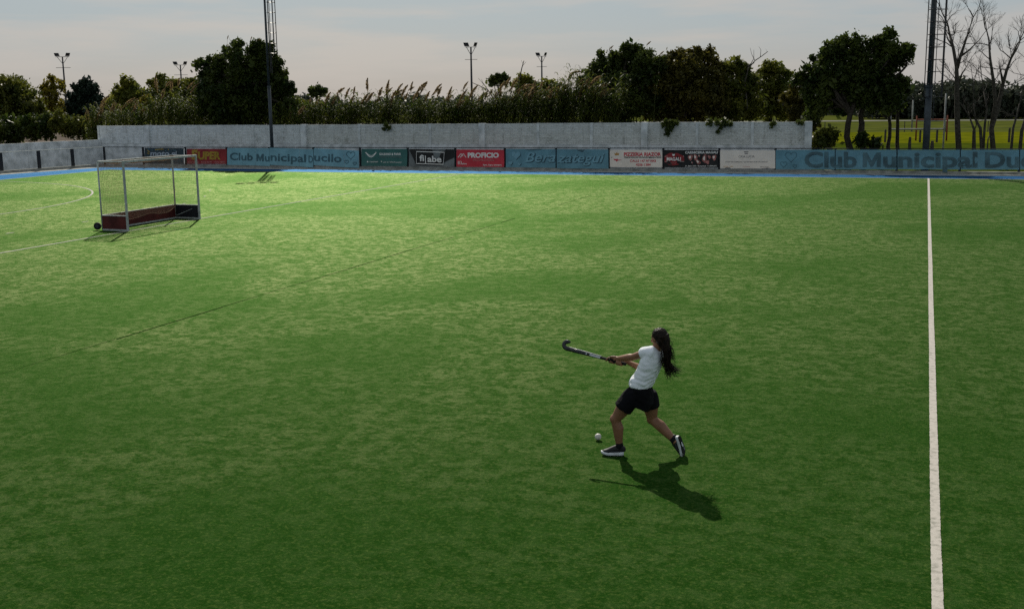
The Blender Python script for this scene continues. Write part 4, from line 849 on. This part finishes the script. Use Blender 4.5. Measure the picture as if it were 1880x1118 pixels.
bare_tree('slim bare stem third from the right edge', 65, [([(1856, 270), (1860, 236), (1866, 215), (1872, 190)], .08, 2, .9), ([(1812, 270), (1814, 256), (1816, 250)], .05, -1, 0)])
bare_tree('leaning bare trunk cut by the right edge of the view', 65, [([(1872, 270), (1876, 240), (1884, 214), (1886, 180), (1888, 140)], .10, 3, 1.0)])
for lab, px, y0, r, Y in (('short grey stump left of the thick tower', 1671, 252, .085, 63.5), ('rounded dark stump right of the thick tower', 1712, 259, .10, 63.5)):
    b = on_Y(px, y0, Y); g = G(); g.path([(b[0], Y, -.06), (b[0]+.02, Y, .5), (b[0]-.01, Y, b[2]*.8), (b[0], Y, b[2])], [r*1.25, r, r*.95, r*.7], 9); tag(mk('tree_stump', g, BARK_GREY), lab, 'stump', 'stumps by the thick tower')
t = thing('dead_branch', 'bare forked twig rising above the green trees behind the butcher banner', 'branch', (on_Y(1372, 220, 66.5)[0], 66.5, -.06)); g = G()
P = lambda x, y: on_Y(x, y, 66.0)
for pts, r in (([(1372, 200), (1368, 150), (1374, 126), (1386, 112), (1398, 104), (1410, 95)], .05), ([(1376, 122), (1384, 108), (1384, 92)], .025), ([(1396, 105), (1397, 92), (1393, 86)], .018), ([(1386, 112), (1380, 100), (1377, 88)], .018), ([(1400, 102), (1408, 96), (1406, 90)], .012)):
    k = len(pts); g.path([P(*q) for q in pts], [r*(1-.7*i/(k-1)) for i in range(k)], 5)
mk('twigs', g, BARK_GREY, t)
bc = P(1377.5, 120); t = thing('bird', 'tiny dark bird perched on the bare twig', 'bird', (bc[0], bc[1], bc[2]-.08)); BIRD = mat('bird_dark', (.02, .018, .016), .7)
ax = np.array([[.85*_R[0], .85*_R[1], .5], [-_R[1], _R[0], 0], [-.5*_R[0], -.5*_R[1], .85]])
mk('body', G().ball(bc, (.13, .065, .07), 10, 8, ax).ball(bc+ax[0]*-.12+np.array([0, 0, .02]), (.055, .05, .05), 10, 6).path([bc+ax[0]*.08, bc+ax[0]*.26], [(.035, .012), (.03, .006)], 5).path([bc-ax[0]*.16, bc-ax[0]*.21], [.014, .002], 5), BIRD, t, smooth=True)
t = thing('dead_branch', 'bare crooked branch rising from the reeds near the thin flat-topped tree', 'branch', (on_Y(955, 220, 63)[0], 63, -.06)); g = G(); P = lambda x, y: on_Y(x, y, 63.0)
for pts, r in (([(948, 180), (954, 145), (958, 126), (962, 112)], .05), ([(959, 122), (966, 114)], .015), ([(960, 118), (957, 111)], .012)):
    k = len(pts); g.path([P(*q) for q in pts], [r*(1-.6*i/(k-1)) for i in range(k)], 5)
mk('twigs', g, BARK_GREY, t)
t = thing('dead_branch', 'bare thin branch leaning over the reeds beside the tall floodlight pole', 'branch', (on_Y(900, 220, 63)[0], 63, -.06)); g = G()
for pts, r in (([(906, 182), (896, 166), (880, 158), (866, 152)], .04), ([(896, 166), (886, 152), (884, 146)], .02), ([(896, 166), (890, 158), (878, 144)], .02)):
    k = len(pts); g.path([P(*q) for q in pts], [r*(1-.6*i/(k-1)) for i in range(k)], 5)
mk('twigs', g, BARK_GREY, t)

# ------------------------------------------------------------------ goal frames and posts on the field behind
PAINT_W = mat('weathered_white', (.20, .21, .20), .7, .2, col2=(.34, .34, .32), scale=4)
PAINT_R = mat('rusty_red', (.14, .030, .018), .8, .2, col2=(.22, .06, .03), scale=4)
def hframe(label, Y, xl, xr, ytl, ytr, ybar, material, r, bar2=None):
    a = on_Y(xl, ytl, Y); b = on_Y(xr, ytr, Y); zb = on_Y((xl+xr)/2, ybar, Y)[2]
    t = thing('goal_frame', label, 'goal posts', ((a[0]+b[0])/2, Y, -.06), 'goal frames on the field behind')
    for q in (a, b): mk('upright', G().path([(q[0], Y, -.06), (q[0], Y, q[2])], [r, r*.85], 8), material, t, smooth=True)
    mk('crossbar', G().path([(a[0], Y, zb), (b[0], Y, zb)], [r*.8, r*.8], 6), material, t)
    return t
hframe('white H-shaped goal frame with tall uprights right of the thick tower', 69, 1635.5, 1737, 206, 172, 237.5, PAINT_W, .055)
hframe('farther white goal frame with one tall upright left of the thick tower', 126, 1676.5, 1736, 184, 190, 222, PAINT_W, .09)
hframe('low rusty red goal frame behind the white goal frame', 101, 1683.5, 1740, 213, 212, 220, PAINT_R, .07)
for i, (lab, px, y0) in enumerate((('short wooden field post left of the near goal frame', 1626, 238), ('short wooden field post under the middle of the goal frame', 1690, 239), ('short wooden field post in the right half of the goal frame', 1721, 238), ('short wooden field post near the right edge', 1854, 235), ('short wooden field post near the olive shrub', 1534, 239))):
    b = on_Y(px, y0, 97.5); g = G(); g.path([(b[0], 97.5, -.06), (b[0], 97.5, b[2]*.9), (b[0], 97.5, b[2])], [.09, .085, .06], 7); tag(mk('field_post', g, BARK_GREY), lab, 'post', 'short posts on the field behind')
# a wire fence along the far field edge
t = thing('wire_fence', 'thin wire fence along the far edge of the bright field', 'fence', (10, 124.5, -.06))
for k in range(26):
    x = -50+k*4.0; mk('fence_post', G().path([(x, 124.5, -.06), (x, 124.5, 1.05)], [.05, .045], 5), BARK_GREY, t)
for z in (.35, .7, 1.0): mk('wire', G().path([(-52, 124.5, z), (54, 124.5, z)], [.008, .008], 4), STEEL_GREY, t)
# ------------------------------------------------------------------ far wood: one mass on the horizon
cs, sp = [], []
def wood(p0, p1, Y0, Y1, top, n):
    for k in range(n):
        px = p0+(p1-p0)*(k+RNG.uniform(0, 1))/n; Y = RNG.uniform(Y0, Y1); yt = top(px)+RNG.uniform(-4, 9); b = on_Y(px, yt, Y); zt = b[2]; r = RNG.uniform(1.5, 2.8)
        for q in range(5):
            c = np.array([b[0]+RNG.normal(0, .8), Y, zt*(.30+.70*(q+.5)/5)-r*.25]); cc = clump_centres(c, (r*(1.15-.14*q), r, zt*.16), 26); cs.append(cc[cc[:, 2] > 0])
wood(1600, 1990, 188, 205, lambda p: 156+8*math.sin(p*.045)+(5 if p > 1830 else 0), 46)
wood(1600, 1990, 206, 214, lambda p: 168+4*math.sin(p*.06), 44)
wood(-120, 1620, 230, 260, lambda p: 186+3*math.sin(p*.03)-p*.010, 90)
cc = np.concatenate(cs)
far = quads('distant_wood', leaf_quads(cc, 9, RNG.uniform(.25, .55, len(cc)), .42), LEAF_FAR_HAZE, None, (0, 200, 0)); tag(far, 'dark wood along the horizon behind the fields, haze put into its leaf colour', 'trees', None, 'stuff')
g = G()
for k in range(60):
    b = on_Y(1600+390*(k+RNG.uniform(0, 1))/60, 200, 190+RNG.uniform(0, 12)); g.path([(b[0], b[1], -.06), (b[0]+RNG.normal(0, .2), b[1], 3.2)], [.16, .09], 5)
tag(mk('wood_trunks', g, BARK_GREY, far), None, None, None, 'stuff')

# ================================================================== PLAYER, STICK AND BALL
SKIN = mat('skin', (0.235, 0.112, 0.062), 0.50, 0.35, var=0.10, scale=9)
SHIRT = mat('white_cotton', (0.84, 0.87, 0.92), 0.85, 0.15, var=0.05, scale=6, bump=0.012, bscale=22, sheen=0.2)
SHORTS = mat('black_shorts', (0.005, 0.005, 0.007), 0.85, 0.12, var=0.3, scale=9, bump=0.006, bscale=22)
HAIR = mat('dark_hair', (0.006, 0.0035, 0.0025), 0.55, 0.22, col2=(0.024, 0.012, 0.007), scale=30, transl=0.25)
SHOE = mat('shoe_black', (0.012, 0.012, 0.014), 0.6, 0.35, var=0.4, scale=30)
SOLE = mat('shoe_sole_white', (0.62, 0.64, 0.66), 0.6, 0.3, var=0.1, scale=20)
OUTSOLE = mat('outsole_black', (0.012, 0.012, 0.013), 0.75, 0.3)
SOCK = mat('sock_black', (0.012, 0.012, 0.014), 0.9, 0.1)
STICK_BK = mat('stick_black', (0.012, 0.013, 0.016), 0.32, 0.5, var=0.2)
STICK_WH = mat('stick_white', (0.50, 0.52, 0.55), 0.35, 0.5, var=0.1)
GRIP = mat('stick_grip', (0.010, 0.010, 0.011), 0.85, 0.2)
BALLM = mat('ball_white', (0.62, 0.60, 0.55), 0.5, 0.35, var=0.08, scale=30)
EYE = mat('eye_dark', (0.02, 0.012, 0.008), 0.2, 0.5)
LIP = mat('lips', (0.28, 0.09, 0.08), 0.5)
O_ = on_z(1136, 836); A0 = np.array([-math.sin(YAW), math.cos(YAW), 0.0]); R0 = np.array([math.cos(YAW), math.sin(YAW), 0.0]); Z0 = np.array([0, 0, 1.0])
def J(px, py, a):
    d = ray(px, py); t = (np.dot(O_-CAMP, A0)+a)/np.dot(d, A0); return CAMP+t*d
def unit(v): v = np.asarray(v, float); return v/np.linalg.norm(v)
def RA(r, a, z=0.0): return unit(R0*r+A0*a+Z0*z)
def solid(name, g, voxel, material, parent, it=6, fac=0.5, disp=None):
    """weld overlapping volumes of g into one continuous skin"""
    v = np.array(g.v); me = bpy.data.meshes.new('tmp'); me.from_pydata(v.tolist(), [], g.f)
    bm = bmesh.new(); bm.from_mesh(me); bmesh.ops.recalc_face_normals(bm, faces=bm.faces); bm.to_mesh(me); bm.free()
    o = bpy.data.objects.new('tmp', me); COL.objects.link(o)
    r = o.modifiers.new('r', 'REMESH'); r.mode = 'VOXEL'; r.voxel_size = voxel
    s = o.modifiers.new('s', 'SMOOTH'); s.iterations = it; s.factor = fac
    bpy.context.view_layer.update(); m2 = bpy.data.meshes.new_from_object(o.evaluated_get(bpy.context.evaluated_depsgraph_get()))
    bpy.data.objects.remove(o); bpy.data.meshes.remove(me)
    n = len(m2.vertices); c = np.empty(n*3); m2.vertices.foreach_get('co', c); c = c.reshape(-1, 3)
    if disp is not None:
        nr = np.empty(n*3); m2.vertex_normals.foreach_get('vector', nr); nr = nr.reshape(-1, 3)
        c = c + nr*np.array([disp(p) for p in c])[:, None]
    c = c - wloc(parent); m2.vertices.foreach_set('co', c.astype(np.float32).ravel())
    m2.polygons.foreach_set('use_smooth', [True]*len(m2.polygons)); m2.materials.clear(); m2.materials.append(material); m2.name = name; m2.update()
    ob = bpy.data.objects.new(name, m2); link(ob, parent); return ob

# joints (picture column, row, metres beyond the planted foot)
L_HIP, L_KNEE, L_ANK = J(1166, 719, -.05), J(1130.5, 769, .00), J(1137.5, 818, .00)
R_HIP, R_KNEE, R_ANK = J(1190, 717, .07), J(1197.5, 769, .10), J(1238, 808, -.03)
PELV = J(1178, 716, .01); WAIST = J(1181, 697, -.02); CHEST = J(1195, 664, -.06); UPCH = J(1201, 648, -.07); NECK = J(1206, 638, -.08); HEAD = J(1210.5, 621.5, -.09)
L_SH, R_SH = J(1193, 645, -.14), J(1216, 652, .05)
GRIP_E, HEAD_S = J(1149, 668.5, .16), J(1036, 638.5, .60)
sd = unit(HEAD_S-GRIP_E)
HL = GRIP_E + sd*0.17; HR = GRIP_E + sd*0.075          # hands on the grip
FP, FS, FHD = RA(-.95, .30), RA(-.80, .60), RA(-.50, .86, -.12)     # facing of pelvis, shoulders, head
def rightof(f): return unit(np.cross(f, Z0))
SP, SS = rightof(FP), rightof(FS)
person = thing('person', 'person in white t-shirt and black shorts swinging a hockey stick, long dark hair flying', 'person', (O_[0]+.25*R0[0], O_[1]+.25*R0[1], 0))

body = G()
# torso under the shirt
body.path([L_HIP*.5+R_HIP*.5-Z0*.07, PELV, WAIST, CHEST, UPCH, NECK], [(.10, .07), (.120, .085), (.112, .078), (.128, .088), (.120, .075), (.05, .05)], 20, hint=[SP, SP, unit(SP+SS), SS, SS, SS])
body.path([UPCH, NECK, HEAD-Z0*.02], [.062, .050, .050], 14)
for sh in (L_SH, R_SH): body.path([UPCH-Z0*.01, UPCH*.45+sh*.55, sh], [.04, .040, .036], 12); body.ball(sh, .036)
# legs
def leg(hip, knee, ank, back):
    th = knee-hip; sk = ank-knee
    body.path([hip-Z0*.03, hip+th*.28, hip+th*.6, hip+th*.88, knee, knee+sk*.12], [.060, .094, .084, .063, .057, .053], 16)
    body.path([knee-sk*.06, knee+sk*.12, knee+sk*.34+back*.012, knee+sk*.62+back*.004, knee+sk*.88, ank, ank+unit(sk)*.03], [.054, .055, .061, .050, .039, .037, .038], 16)
    body.ball(knee-back*.010, .057)
leg(L_HIP, L_KNEE, L_ANK, -FP); leg(R_HIP, R_KNEE, R_ANK, RA(.5, -.6, .5))
# arms: near (left) arm reaches across to the lower hand, far arm comes under it
wL = HL + RA(.65, -.45, .35)*.075; wR = HR + RA(.72, .10, .02)*.085
def elbow(sh, wr, upper, lower, hint):
    d = wr-sh; L = np.linalg.norm(d); L2 = min(L, upper+lower-.002); a = (upper**2-lower**2+L2**2)/(2*L2); h = math.sqrt(max(1e-6, upper**2-a*a)); u = d/L
    hh = unit(hint-u*np.dot(hint, u)); return sh+u*a*(L/L2)+hh*h
eL = elbow(L_SH, wL, .25, .235, RA(-.1, -.5, -1)); eR = elbow(R_SH, wR, .25, .235, RA(.2, -.2, -1))
for sh, el, wr in ((L_SH, eL, wL), (R_SH, eR, wR)):
    ua = el-sh; fa = wr-el
    body.path([sh, sh+ua*.3, sh+ua*.7, el, el+fa*.1], [.034, .040, .041, .038, .039], 14)
    body.path([el-fa*.05, el+fa*.2, el+fa*.45, el+fa*.8, wr, wr+unit(fa)*.02], [.038, .042, .038, .029, .025, .024], 14)
    body.ball(el, .037)
def hand(c, wr, flip):
    """palm beside the shaft, four fingers curled round it, thumb from the side of the palm"""
    n = wr-c; n = unit(n-sd*np.dot(n, sd)); b = np.cross(sd, n)*flip; pc = c+n*.034
    body.path([wr, wr*.5+pc*.5, pc, c+n*.030+b*.012], [(.022, .024), (.030, .022), (.041, .018), (.040, .014)], 12, hint=sd)
    for k, (o, L) in enumerate(((.030, 0.95), (.010, 1.05), (-.010, 1.0), (-.029, .82))):
        pts = []
        for q in range(7):
            a = math.radians(10+(255*L)*q/6); pts.append(c+sd*(o+.004*math.sin(a))+(n*math.cos(a)+b*math.sin(a))*.0285)
        body.path(pts, [.0098, .0098, .0094, .009, .0086, .008, .0072], 8)
    pts = [pc+sd*.034-b*.012, c+sd*.046+(n*.6-b*.8)*.030, c+sd*.058+(-n*.2-b)*.029, c+sd*.064+(-n*.8-b*.5)*.028]
    body.path(pts, [.0125, .0115, .0105, .008], 8)
hand(HL, wL, 1); hand(HR, wR, 1)
# head with face
hx, hy = rightof(FHD), FHD; hz_ = unit(np.cross(hx, hy)); AXH = [hx, hy, hz_]
body.ball(HEAD+hz_*.018, (.073, .090, .092), 20, 14, AXH)
body.ball(HEAD+hy*.022-hz_*.045, (.055, .062, .060), 16, 12, AXH); body.ball(HEAD+hy*.055-hz_*.092, (.024, .022, .020), 10, 8, AXH)
body.path([HEAD+hy*.082+hz_*.018, HEAD+hy*.100-hz_*.012, HEAD+hy*.106-hz_*.026, HEAD+hy*.086-hz_*.034], [.009, .011, .014, .010], 8)
body.ball(HEAD+hy*.086+hz_*.030, (.045, .012, .010), 10, 6, AXH)
for s in (-1, 1):
    body.ball(HEAD+hx*s*.078-hy*.004-hz_*.008, (.010, .020, .030), 10, 8, [unit(hx+hy*.3*s*0), hy, hz_]); body.ball(HEAD+hx*s*.045+hy*.062-hz_*.02, (.022, .02, .022), 10, 8, AXH)
bm_ = solid('body', body, .0065, SKIN, person, 5, .5)
for s in (-1, 1): mk('eye', G().ball(HEAD+hx*s*.031+hy*.083+hz_*.012, (.012, .008, .007), 8, 6, AXH), EYE, person, smooth=True)
mk('mouth', G().path([HEAD+hx*-.022+hy*.081-hz_*.060, HEAD+hy*.089-hz_*.059, HEAD+hx*.022+hy*.081-hz_*.060], [.005, .0075, .005], 6), LIP, person, smooth=True)

# t-shirt
sg = G()
HEM = J(1176.5, 706.5, .00)
sg.path([HEM-Z0*.004, HEM+Z0*.02, WAIST+R0*.004, WAIST*.5+CHEST*.5+R0*.008, CHEST+R0*.008, UPCH, NECK-(NECK-UPCH)*.30], [(.166, .122), (.165, .121), (.150, .112), (.148, .110), (.152, .108), (.138, .090), (.066, .060)], 26, hint=[SP, SP, unit(SP*2+SS), unit(SP+SS), SS, SS, SS])
for sh, el in ((L_SH, eL), (R_SH, eR)):
    ua = el-sh
    sg.path([UPCH*.6+sh*.4-Z0*.02, sh-ua*.02-Z0*.006, sh+ua*.18, sh+ua*.42], [.076, .068, .062, .064], 16)
    sg.path([UPCH+Z0*.004, sh*.55+UPCH*.45+Z0*.002, sh], [.056, .060, .058], 14)
def folds(p):
    u = np.dot(p-PELV, Z0); s = np.dot(p-PELV, SP); f = np.dot(p-PELV, FP)
    w = max(0, 1-abs(u-.12)/.30)
    return .004+.0036*w*math.sin(62*u+34*s-20*f+4*mnoise.noise(Vector(p*7)))+.004*mnoise.noise(Vector(p*15))+.0035*math.sin(105*u-60*s+3*mnoise.noise(Vector(p*11)))*w
solid('t_shirt', sg, .008, SHIRT, person, 9, .6, folds)
# shorts
sh_ = G()
MIDH = L_HIP*.5+R_HIP*.5
sh_.path([HEM+Z0*.04, HEM-Z0*.005, PELV-Z0*.04, MIDH-Z0*.11+R0*.0, J(1172, 749, .0)], [(.148, .108), (.164, .118), (.176, .128), (.158, .130), (.135, .112)], 24, hint=SP)
th = L_KNEE-L_HIP; sh_.path([L_HIP-Z0*.0, L_HIP+th*.15, L_HIP+th*.40, L_HIP+th*.60, L_HIP+th*.62], [.085, .099, .104, .105, .105], 18)
th = R_KNEE-R_HIP; sh_.path([R_HIP-Z0*.02, R_HIP+th*.15, R_HIP+th*.36, R_HIP+th*.56, R_HIP+th*.58], [.085, .098, .102, .101, .101], 18)
solid('shorts', sh_, .008, SHORTS, person, 5, .5, lambda p: .006*mnoise.noise(Vector(p*13))+.004*mnoise.noise(Vector(p*30)))

# hair: cap, long tail and loose strands blown to the right
hg = G()
hg.ball(HEAD+hz_*.026-hy*.016, (.082, .092, .092), 20, 14, AXH); hg.ball(HEAD-hy*.055-hz_*.01, (.070, .055, .085), 16, 12, AXH)
T = [HEAD-hy*.06+hz_*.03, J(1221, 626, -.15), J(1223, 642, -.17), J(1223.5, 656, -.17), J(1223, 667, -.16), J(1226, 679, -.15)]
hg.path(T, [.068, .056, .042, .032, .020, .006], 14)
solid('hair', hg, .006, HAIR, person, 3, .5, lambda p: .006*mnoise.noise(Vector((p[0]*60, p[1]*60, p[2]*9)))+.004*mnoise.noise(Vector((p[0]*130, p[1]*130, p[2]*14))))
st = G()
ends = [(1229, 704), (1234, 702), (1226, 700), (1237, 697), (1243, 692), (1248, 689), (1252, 685), (1240, 686), (1231, 694), (1247, 693), (1254, 688), (1224, 692), (1243, 679), (1247, 682)]
ends += [(1252, 680), (1256, 686), (1250, 676), (1258, 682)]
loose = [(1236, 640), (1238, 655), (1240, 668), (1235, 628), (1237, 662), (1213, 674), (1216, 672)]
def spline(P, n):
    P = [np.asarray(x) for x in P]; P = [2*P[0]-P[1]]+P+[2*P[-1]-P[-2]]; out = []
    for i in range(1, len(P)-2):
        for k in range(n):
            t = k/n; a, b, c, d = P[i-1:i+3]; out.append(.5*(2*b+(c-a)*t+(2*a-5*b+4*c-d)*t*t+(3*b-a-3*c+d)*t**3))
    return out+[P[-2]]
def strand(P, r0, r1, wav):
    pts = spline(P, 5); n = len(pts); ph = RNG.uniform(0, 6); q_ = RNG.normal(0, 1, 3); q_ = unit(q_)
    pts = [p+q_*wav*math.sin(ph+i*1.0)*(i/n) for i, p in enumerate(pts)]
    st.path(pts, [(r0*(1-(i/(n-1))**1.5)+r1) for i in range(n)], 4)
for k in range(130):
    e = ends[k % len(ends)]; ex, ey = e[0]+RNG.normal(0, 2.0), e[1]+RNG.normal(0, 3.0); f_ = RNG.uniform(.62, 1.0)
    sp = RNG.normal(0, 1, 3); p1 = T[2]+sp*.022; p2 = T[3]+sp*.020; p3 = T[4]+sp*.019; E_ = J(ex, ey, -.14+RNG.normal(0, .05)); mid = (p3*.55+E_*.45)+Z0*-.012+RNG.normal(0, .008, 3)
    strand([p1, p2, p3, mid, p3+(E_-p3)*f_], .0034, .0007, .013)
for k in range(80):
    e = loose[k % len(loose)]; E_ = J(e[0]+RNG.normal(0, 1.6), e[1]+RNG.normal(0, 4), -.15+RNG.normal(0, .04)); i0 = int(RNG.integers(1, 4)); p = T[i0]+RNG.normal(0, .022, 3)
    strand([p, p*.5+E_*.5+RNG.normal(0, .012, 3)+Z0*.01, E_], .0022, .0005, .005)
mk('loose_hair', st, HAIR, person, smooth=True)
es = G()
for k in range(14):                                             # fine strands along the crown
    a = RNG.uniform(0, 2*math.pi); d = unit(hx*math.cos(a)-hy*abs(math.sin(a))*.8+hz_*RNG.uniform(.1, .9)); p = HEAD+hz_*.03-hy*.016+d*.088
    es.path([p, p+d*.012+R0*.010, p+d*.016+R0*.03-Z0*.012], [.0012, .0009, .0004], 3)
mk('stray_hair', es, HAIR, person)

# shoes
def shoe(origin, fwd, up, parent, L=.262):
    """origin: centre of the sole under the ankle-heel line; fwd to the toe, up away from the sole"""
    fwd = unit(fwd); up = unit(up-fwd*np.dot(up, fwd)); lf = np.cross(up, fwd)
    def P(x, y, z): return origin+fwd*x+lf*y+up*z
    K_ = .93
    prof = [(-.062*K_, .018), (-.052*K_, .028), (-.020*K_, .033), (.030*K_, .033), (.080*K_, .038), (.130*K_, .045), (.165*K_, .041), (.190*K_, .028), (.200*K_, .012)]
    g = G(); v = []; n = len(prof)
    for zz, gr in ((.0, .92), (.010, 1.06), (.026, 1.02), (.034, .86)):
        ring = [(x, w) for x, w in prof] + [(x, -w) for x, w in reversed(prof)]
        for x, w in ring: v.append(P(x*(1.02 if zz else 1.0), w*gr, zz*(1.18-max(0, x)*1.9)+max(0, x-.11)*.30+max(0, -x-.03)*.20))
    m_ = 2*n; f = [tuple(range(m_-1, -1, -1)), tuple(3*m_+i for i in range(m_))]
    for r_ in range(3):
        for i in range(m_): f.append((r_*m_+i, r_*m_+(i+1) % m_, (r_+1)*m_+(i+1) % m_, (r_+1)*m_+i))
    g.add(v, f)
    sh = solid('shoe', g, .005, SOLE, parent, 3, .4)
    o = G(); ov = [P(x, w*.93, -.003+max(0, x-.11)*.30+max(0, -x-.03)*.20) for x, w in prof]+[P(x, -w*.93, -.003+max(0, x-.11)*.30+max(0, -x-.03)*.20) for x, w in reversed(prof)]
    ov2 = [q+up*.006 for q in ov]; o.add(ov+ov2, [tuple(range(m_-1, -1, -1))]+[(i, (i+1) % m_, m_+(i+1) % m_, m_+i) for i in range(m_)]); mk('outsole', o, OUTSOLE, sh)
    pl = G(); pl.add([P(.02, .010, -.0045), P(.06, .012, -.0045), P(.07, 0, -.0045), P(.06, -.012, -.0045), P(.02, -.010, -.0045), P(.012, 0, -.0045)], [(0, 1, 2, 3, 4, 5)]); mk('sole_insert', pl, SOLE, sh)
    u = G()
    u.path([P(-.058, 0, .040), P(-.050, 0, .062), P(-.020, 0, .072), P(.030, 0, .070), P(.075, 0, .058), P(.115, 0, .046), P(.155, 0, .040), P(.180, 0, .036)], [(.018, .024), (.029, .042), (.033, .046), (.035, .044), (.038, .036), (.041, .029), (.034, .022), (.014, .012)], 14, hint=lf)
    u.path([P(-.028, 0, .06), P(-.022, 0, .085), P(-.018, 0, .100)], [(.034, .042), (.035, .042), (.035, .043)], 14, hint=lf)
    solid('upper', u, .006, SHOE, sh, 3, .4)
    for k in range(4):
        x = .030+.020*k; mk('lace', G().path([P(x, .022, .098-.013*k), P(x+.006, 0, .108-.014*k), P(x, -.022, .098-.013*k)], [.003, .003, .003], 5), SOLE if k % 2 else SHOE, sh)
    mk('side_stripe', G().path([P(-.02, .0385, .052), P(.03, .0405, .050), P(.075, .0435, .058)], [(.002, .004), (.002, .006), (.002, .003)], 6, hint=lf), STEEL_GREY, sh)
    return sh
fL = RA(-.98, .12); oL = L_ANK*1.0; oL = np.array([oL[0], oL[1], 0.0])+fL*.012+Z0*.004
shoe(oL, fL, Z0, person)
TOE = J(1258.5, 836, -.05); HEEL = J(1248.5, 805, -.06); fR_ = unit(TOE-HEEL); upR = unit(np.cross(fR_, np.cross(RA(-.80, .42, .30), fR_)))
oR = TOE-fR_*.178
shoe(oR, fR_, upR, person)
for ank, sk, c in ((L_ANK, L_ANK-L_KNEE, oL+Z0*.085), (R_ANK, R_ANK-R_KNEE, oR+upR*.075)):
    u = unit(sk); mk('sock', G().path([ank-u*.035, ank, ank*.5+c*.5, c], [.040, .041, .042, .040], 14), SOCK, person, smooth=True)

# hockey stick
stick = thing('hockey_stick', 'black and silver field hockey stick raised in both hands at the end of a swing', 'hockey stick', tuple(HEAD_S-Z0*.05))
wd = unit(np.cross(sd, CF)); wd = wd if wd[2] > 0 else -wd          # flat face turned to the viewer: width runs upward
mk('grip', G().path([GRIP_E, GRIP_E+sd*.01, GRIP_E+sd*.30], [(.017, .015), (.0175, .0155), (.0165, .0145)], 12, hint=wd), GRIP, stick, smooth=True)
q = lambda s: GRIP_E+sd*s
Ltot = np.linalg.norm(HEAD_S-GRIP_E)
mk('shaft', G().path([q(.295), q(.45), q(.60), q(Ltot-.03)], [(.017, .0125), (.020, .0115), (.0235, .011), (.0245, .0105)], 12, hint=wd), STICK_BK, stick, smooth=True)
C0 = q(Ltot-.035); hk = []
for a in np.linspace(0, math.radians(172), 12): hk.append(C0+sd*.046*math.sin(a)*1.1+wd*.038*(1-math.cos(a)))
hk.append(hk[-1]-sd*.03+wd*.004)
mk('hook', G().path([C0-sd*.02]+hk, [(.0245, .0105)]+[(.0245, .0108)]*11+[(.021, .010), (.010, .007)], 12, hint=np.cross(sd, wd)), STICK_BK, stick, smooth=True) if False else None
g = G(); PTS = [C0-sd*.02]+hk; nn = np.cross(sd, wd); v = []
for i, p in enumerate(PTS):
    tg = unit(PTS[min(i+1, len(PTS)-1)]-PTS[max(i-1, 0)]); w2 = np.cross(nn, tg); rw = .0245 if i < len(PTS)-2 else (.021 if i == len(PTS)-2 else .010)
    for k in range(12):
        a = 2*math.pi*k/12; v.append(p+w2*rw*math.cos(a)+nn*.0108*math.sin(a))
K = len(PTS); g.add(v, [(i*12+k, i*12+(k+1) % 12, (i+1)*12+(k+1) % 12, (i+1)*12+k) for i in range(K-1) for k in range(12)]+[tuple(range(11, -1, -1)), tuple((K-1)*12+k for k in range(12))]); mk('hook', g, STICK_BK, stick, smooth=True)
tc_ = unit(CAMP-q(.4)); tc_ = unit(tc_-sd*np.dot(tc_, sd)-wd*np.dot(tc_, wd))
def decal(s0, s1, w, col, nm):
    g = G(); v = []
    for s_ in np.linspace(s0, s1, 6):
        th_ = .0155 if s_ < .40 else .0140
        for k in (-1, 1): v.append(q(s_)+wd*k*w+tc_*(th_*.92))
    for s_ in np.linspace(s0, s1, 6):
        for k in (-1, 1): v.append(q(s_)+wd*k*w+tc_*.006)
    f = [(2*i, 2*i+1, 2*i+3, 2*i+2) for i in range(5)]+[(2*i, 2*i+2, 12+2*i+2, 12+2*i) for i in range(5)]+[(2*i+1, 13+2*i, 15+2*i, 2*i+3) for i in range(5)]+[(0, 12, 13, 1), (10, 11, 23, 22)]
    g.add(v, f); mk(nm, g, col, stick)
decal(.315, .45, .0105, STICK_WH, 'silver_panel')
for k, s_ in enumerate((.485, .512, .539, .566, .593)): decal(s_, s_+.014, .0085-.001*(k % 2), STICK_WH if k == 0 else STEEL_GREY, 'graphic_mark')
mk('edge_line', G().path([q(.31)+wd*.017, q(.6)+wd*.0225, q(Ltot-.06)+wd*.0235], [.003, .0028, .002], 5), STICK_WH, stick)

# ball
bp0 = on_z(1098, 806); bc_ = np.array([bp0[0], bp0[1], .0]); BR = .0375
bc_ = on_z(1098, 801.5, BR+.004); g = G(); g.ball(bc_, BR, 28, 18)
cen = bc_; vv = []
for p in g.v:
    d = np.array(p)-cen; u = d/np.linalg.norm(d); vv.append(tuple(cen+d*(1-.02*max(0, mnoise.noise(Vector(u*9))))))
g.v = vv
ball = tag(mk('hockey_ball', g, BALLM, None, smooth=True), 'small white hockey ball on the turf left of the planted foot', 'ball')
mk('seam', G().path([bc_+BR*1.002*(R0*math.cos(a)+unit(Z0*.7-A0*.7)*math.sin(a)) for a in np.linspace(0, 2*math.pi, 33)], [.0009]*33, 4, caps=False), V_GREYTXT, ball)
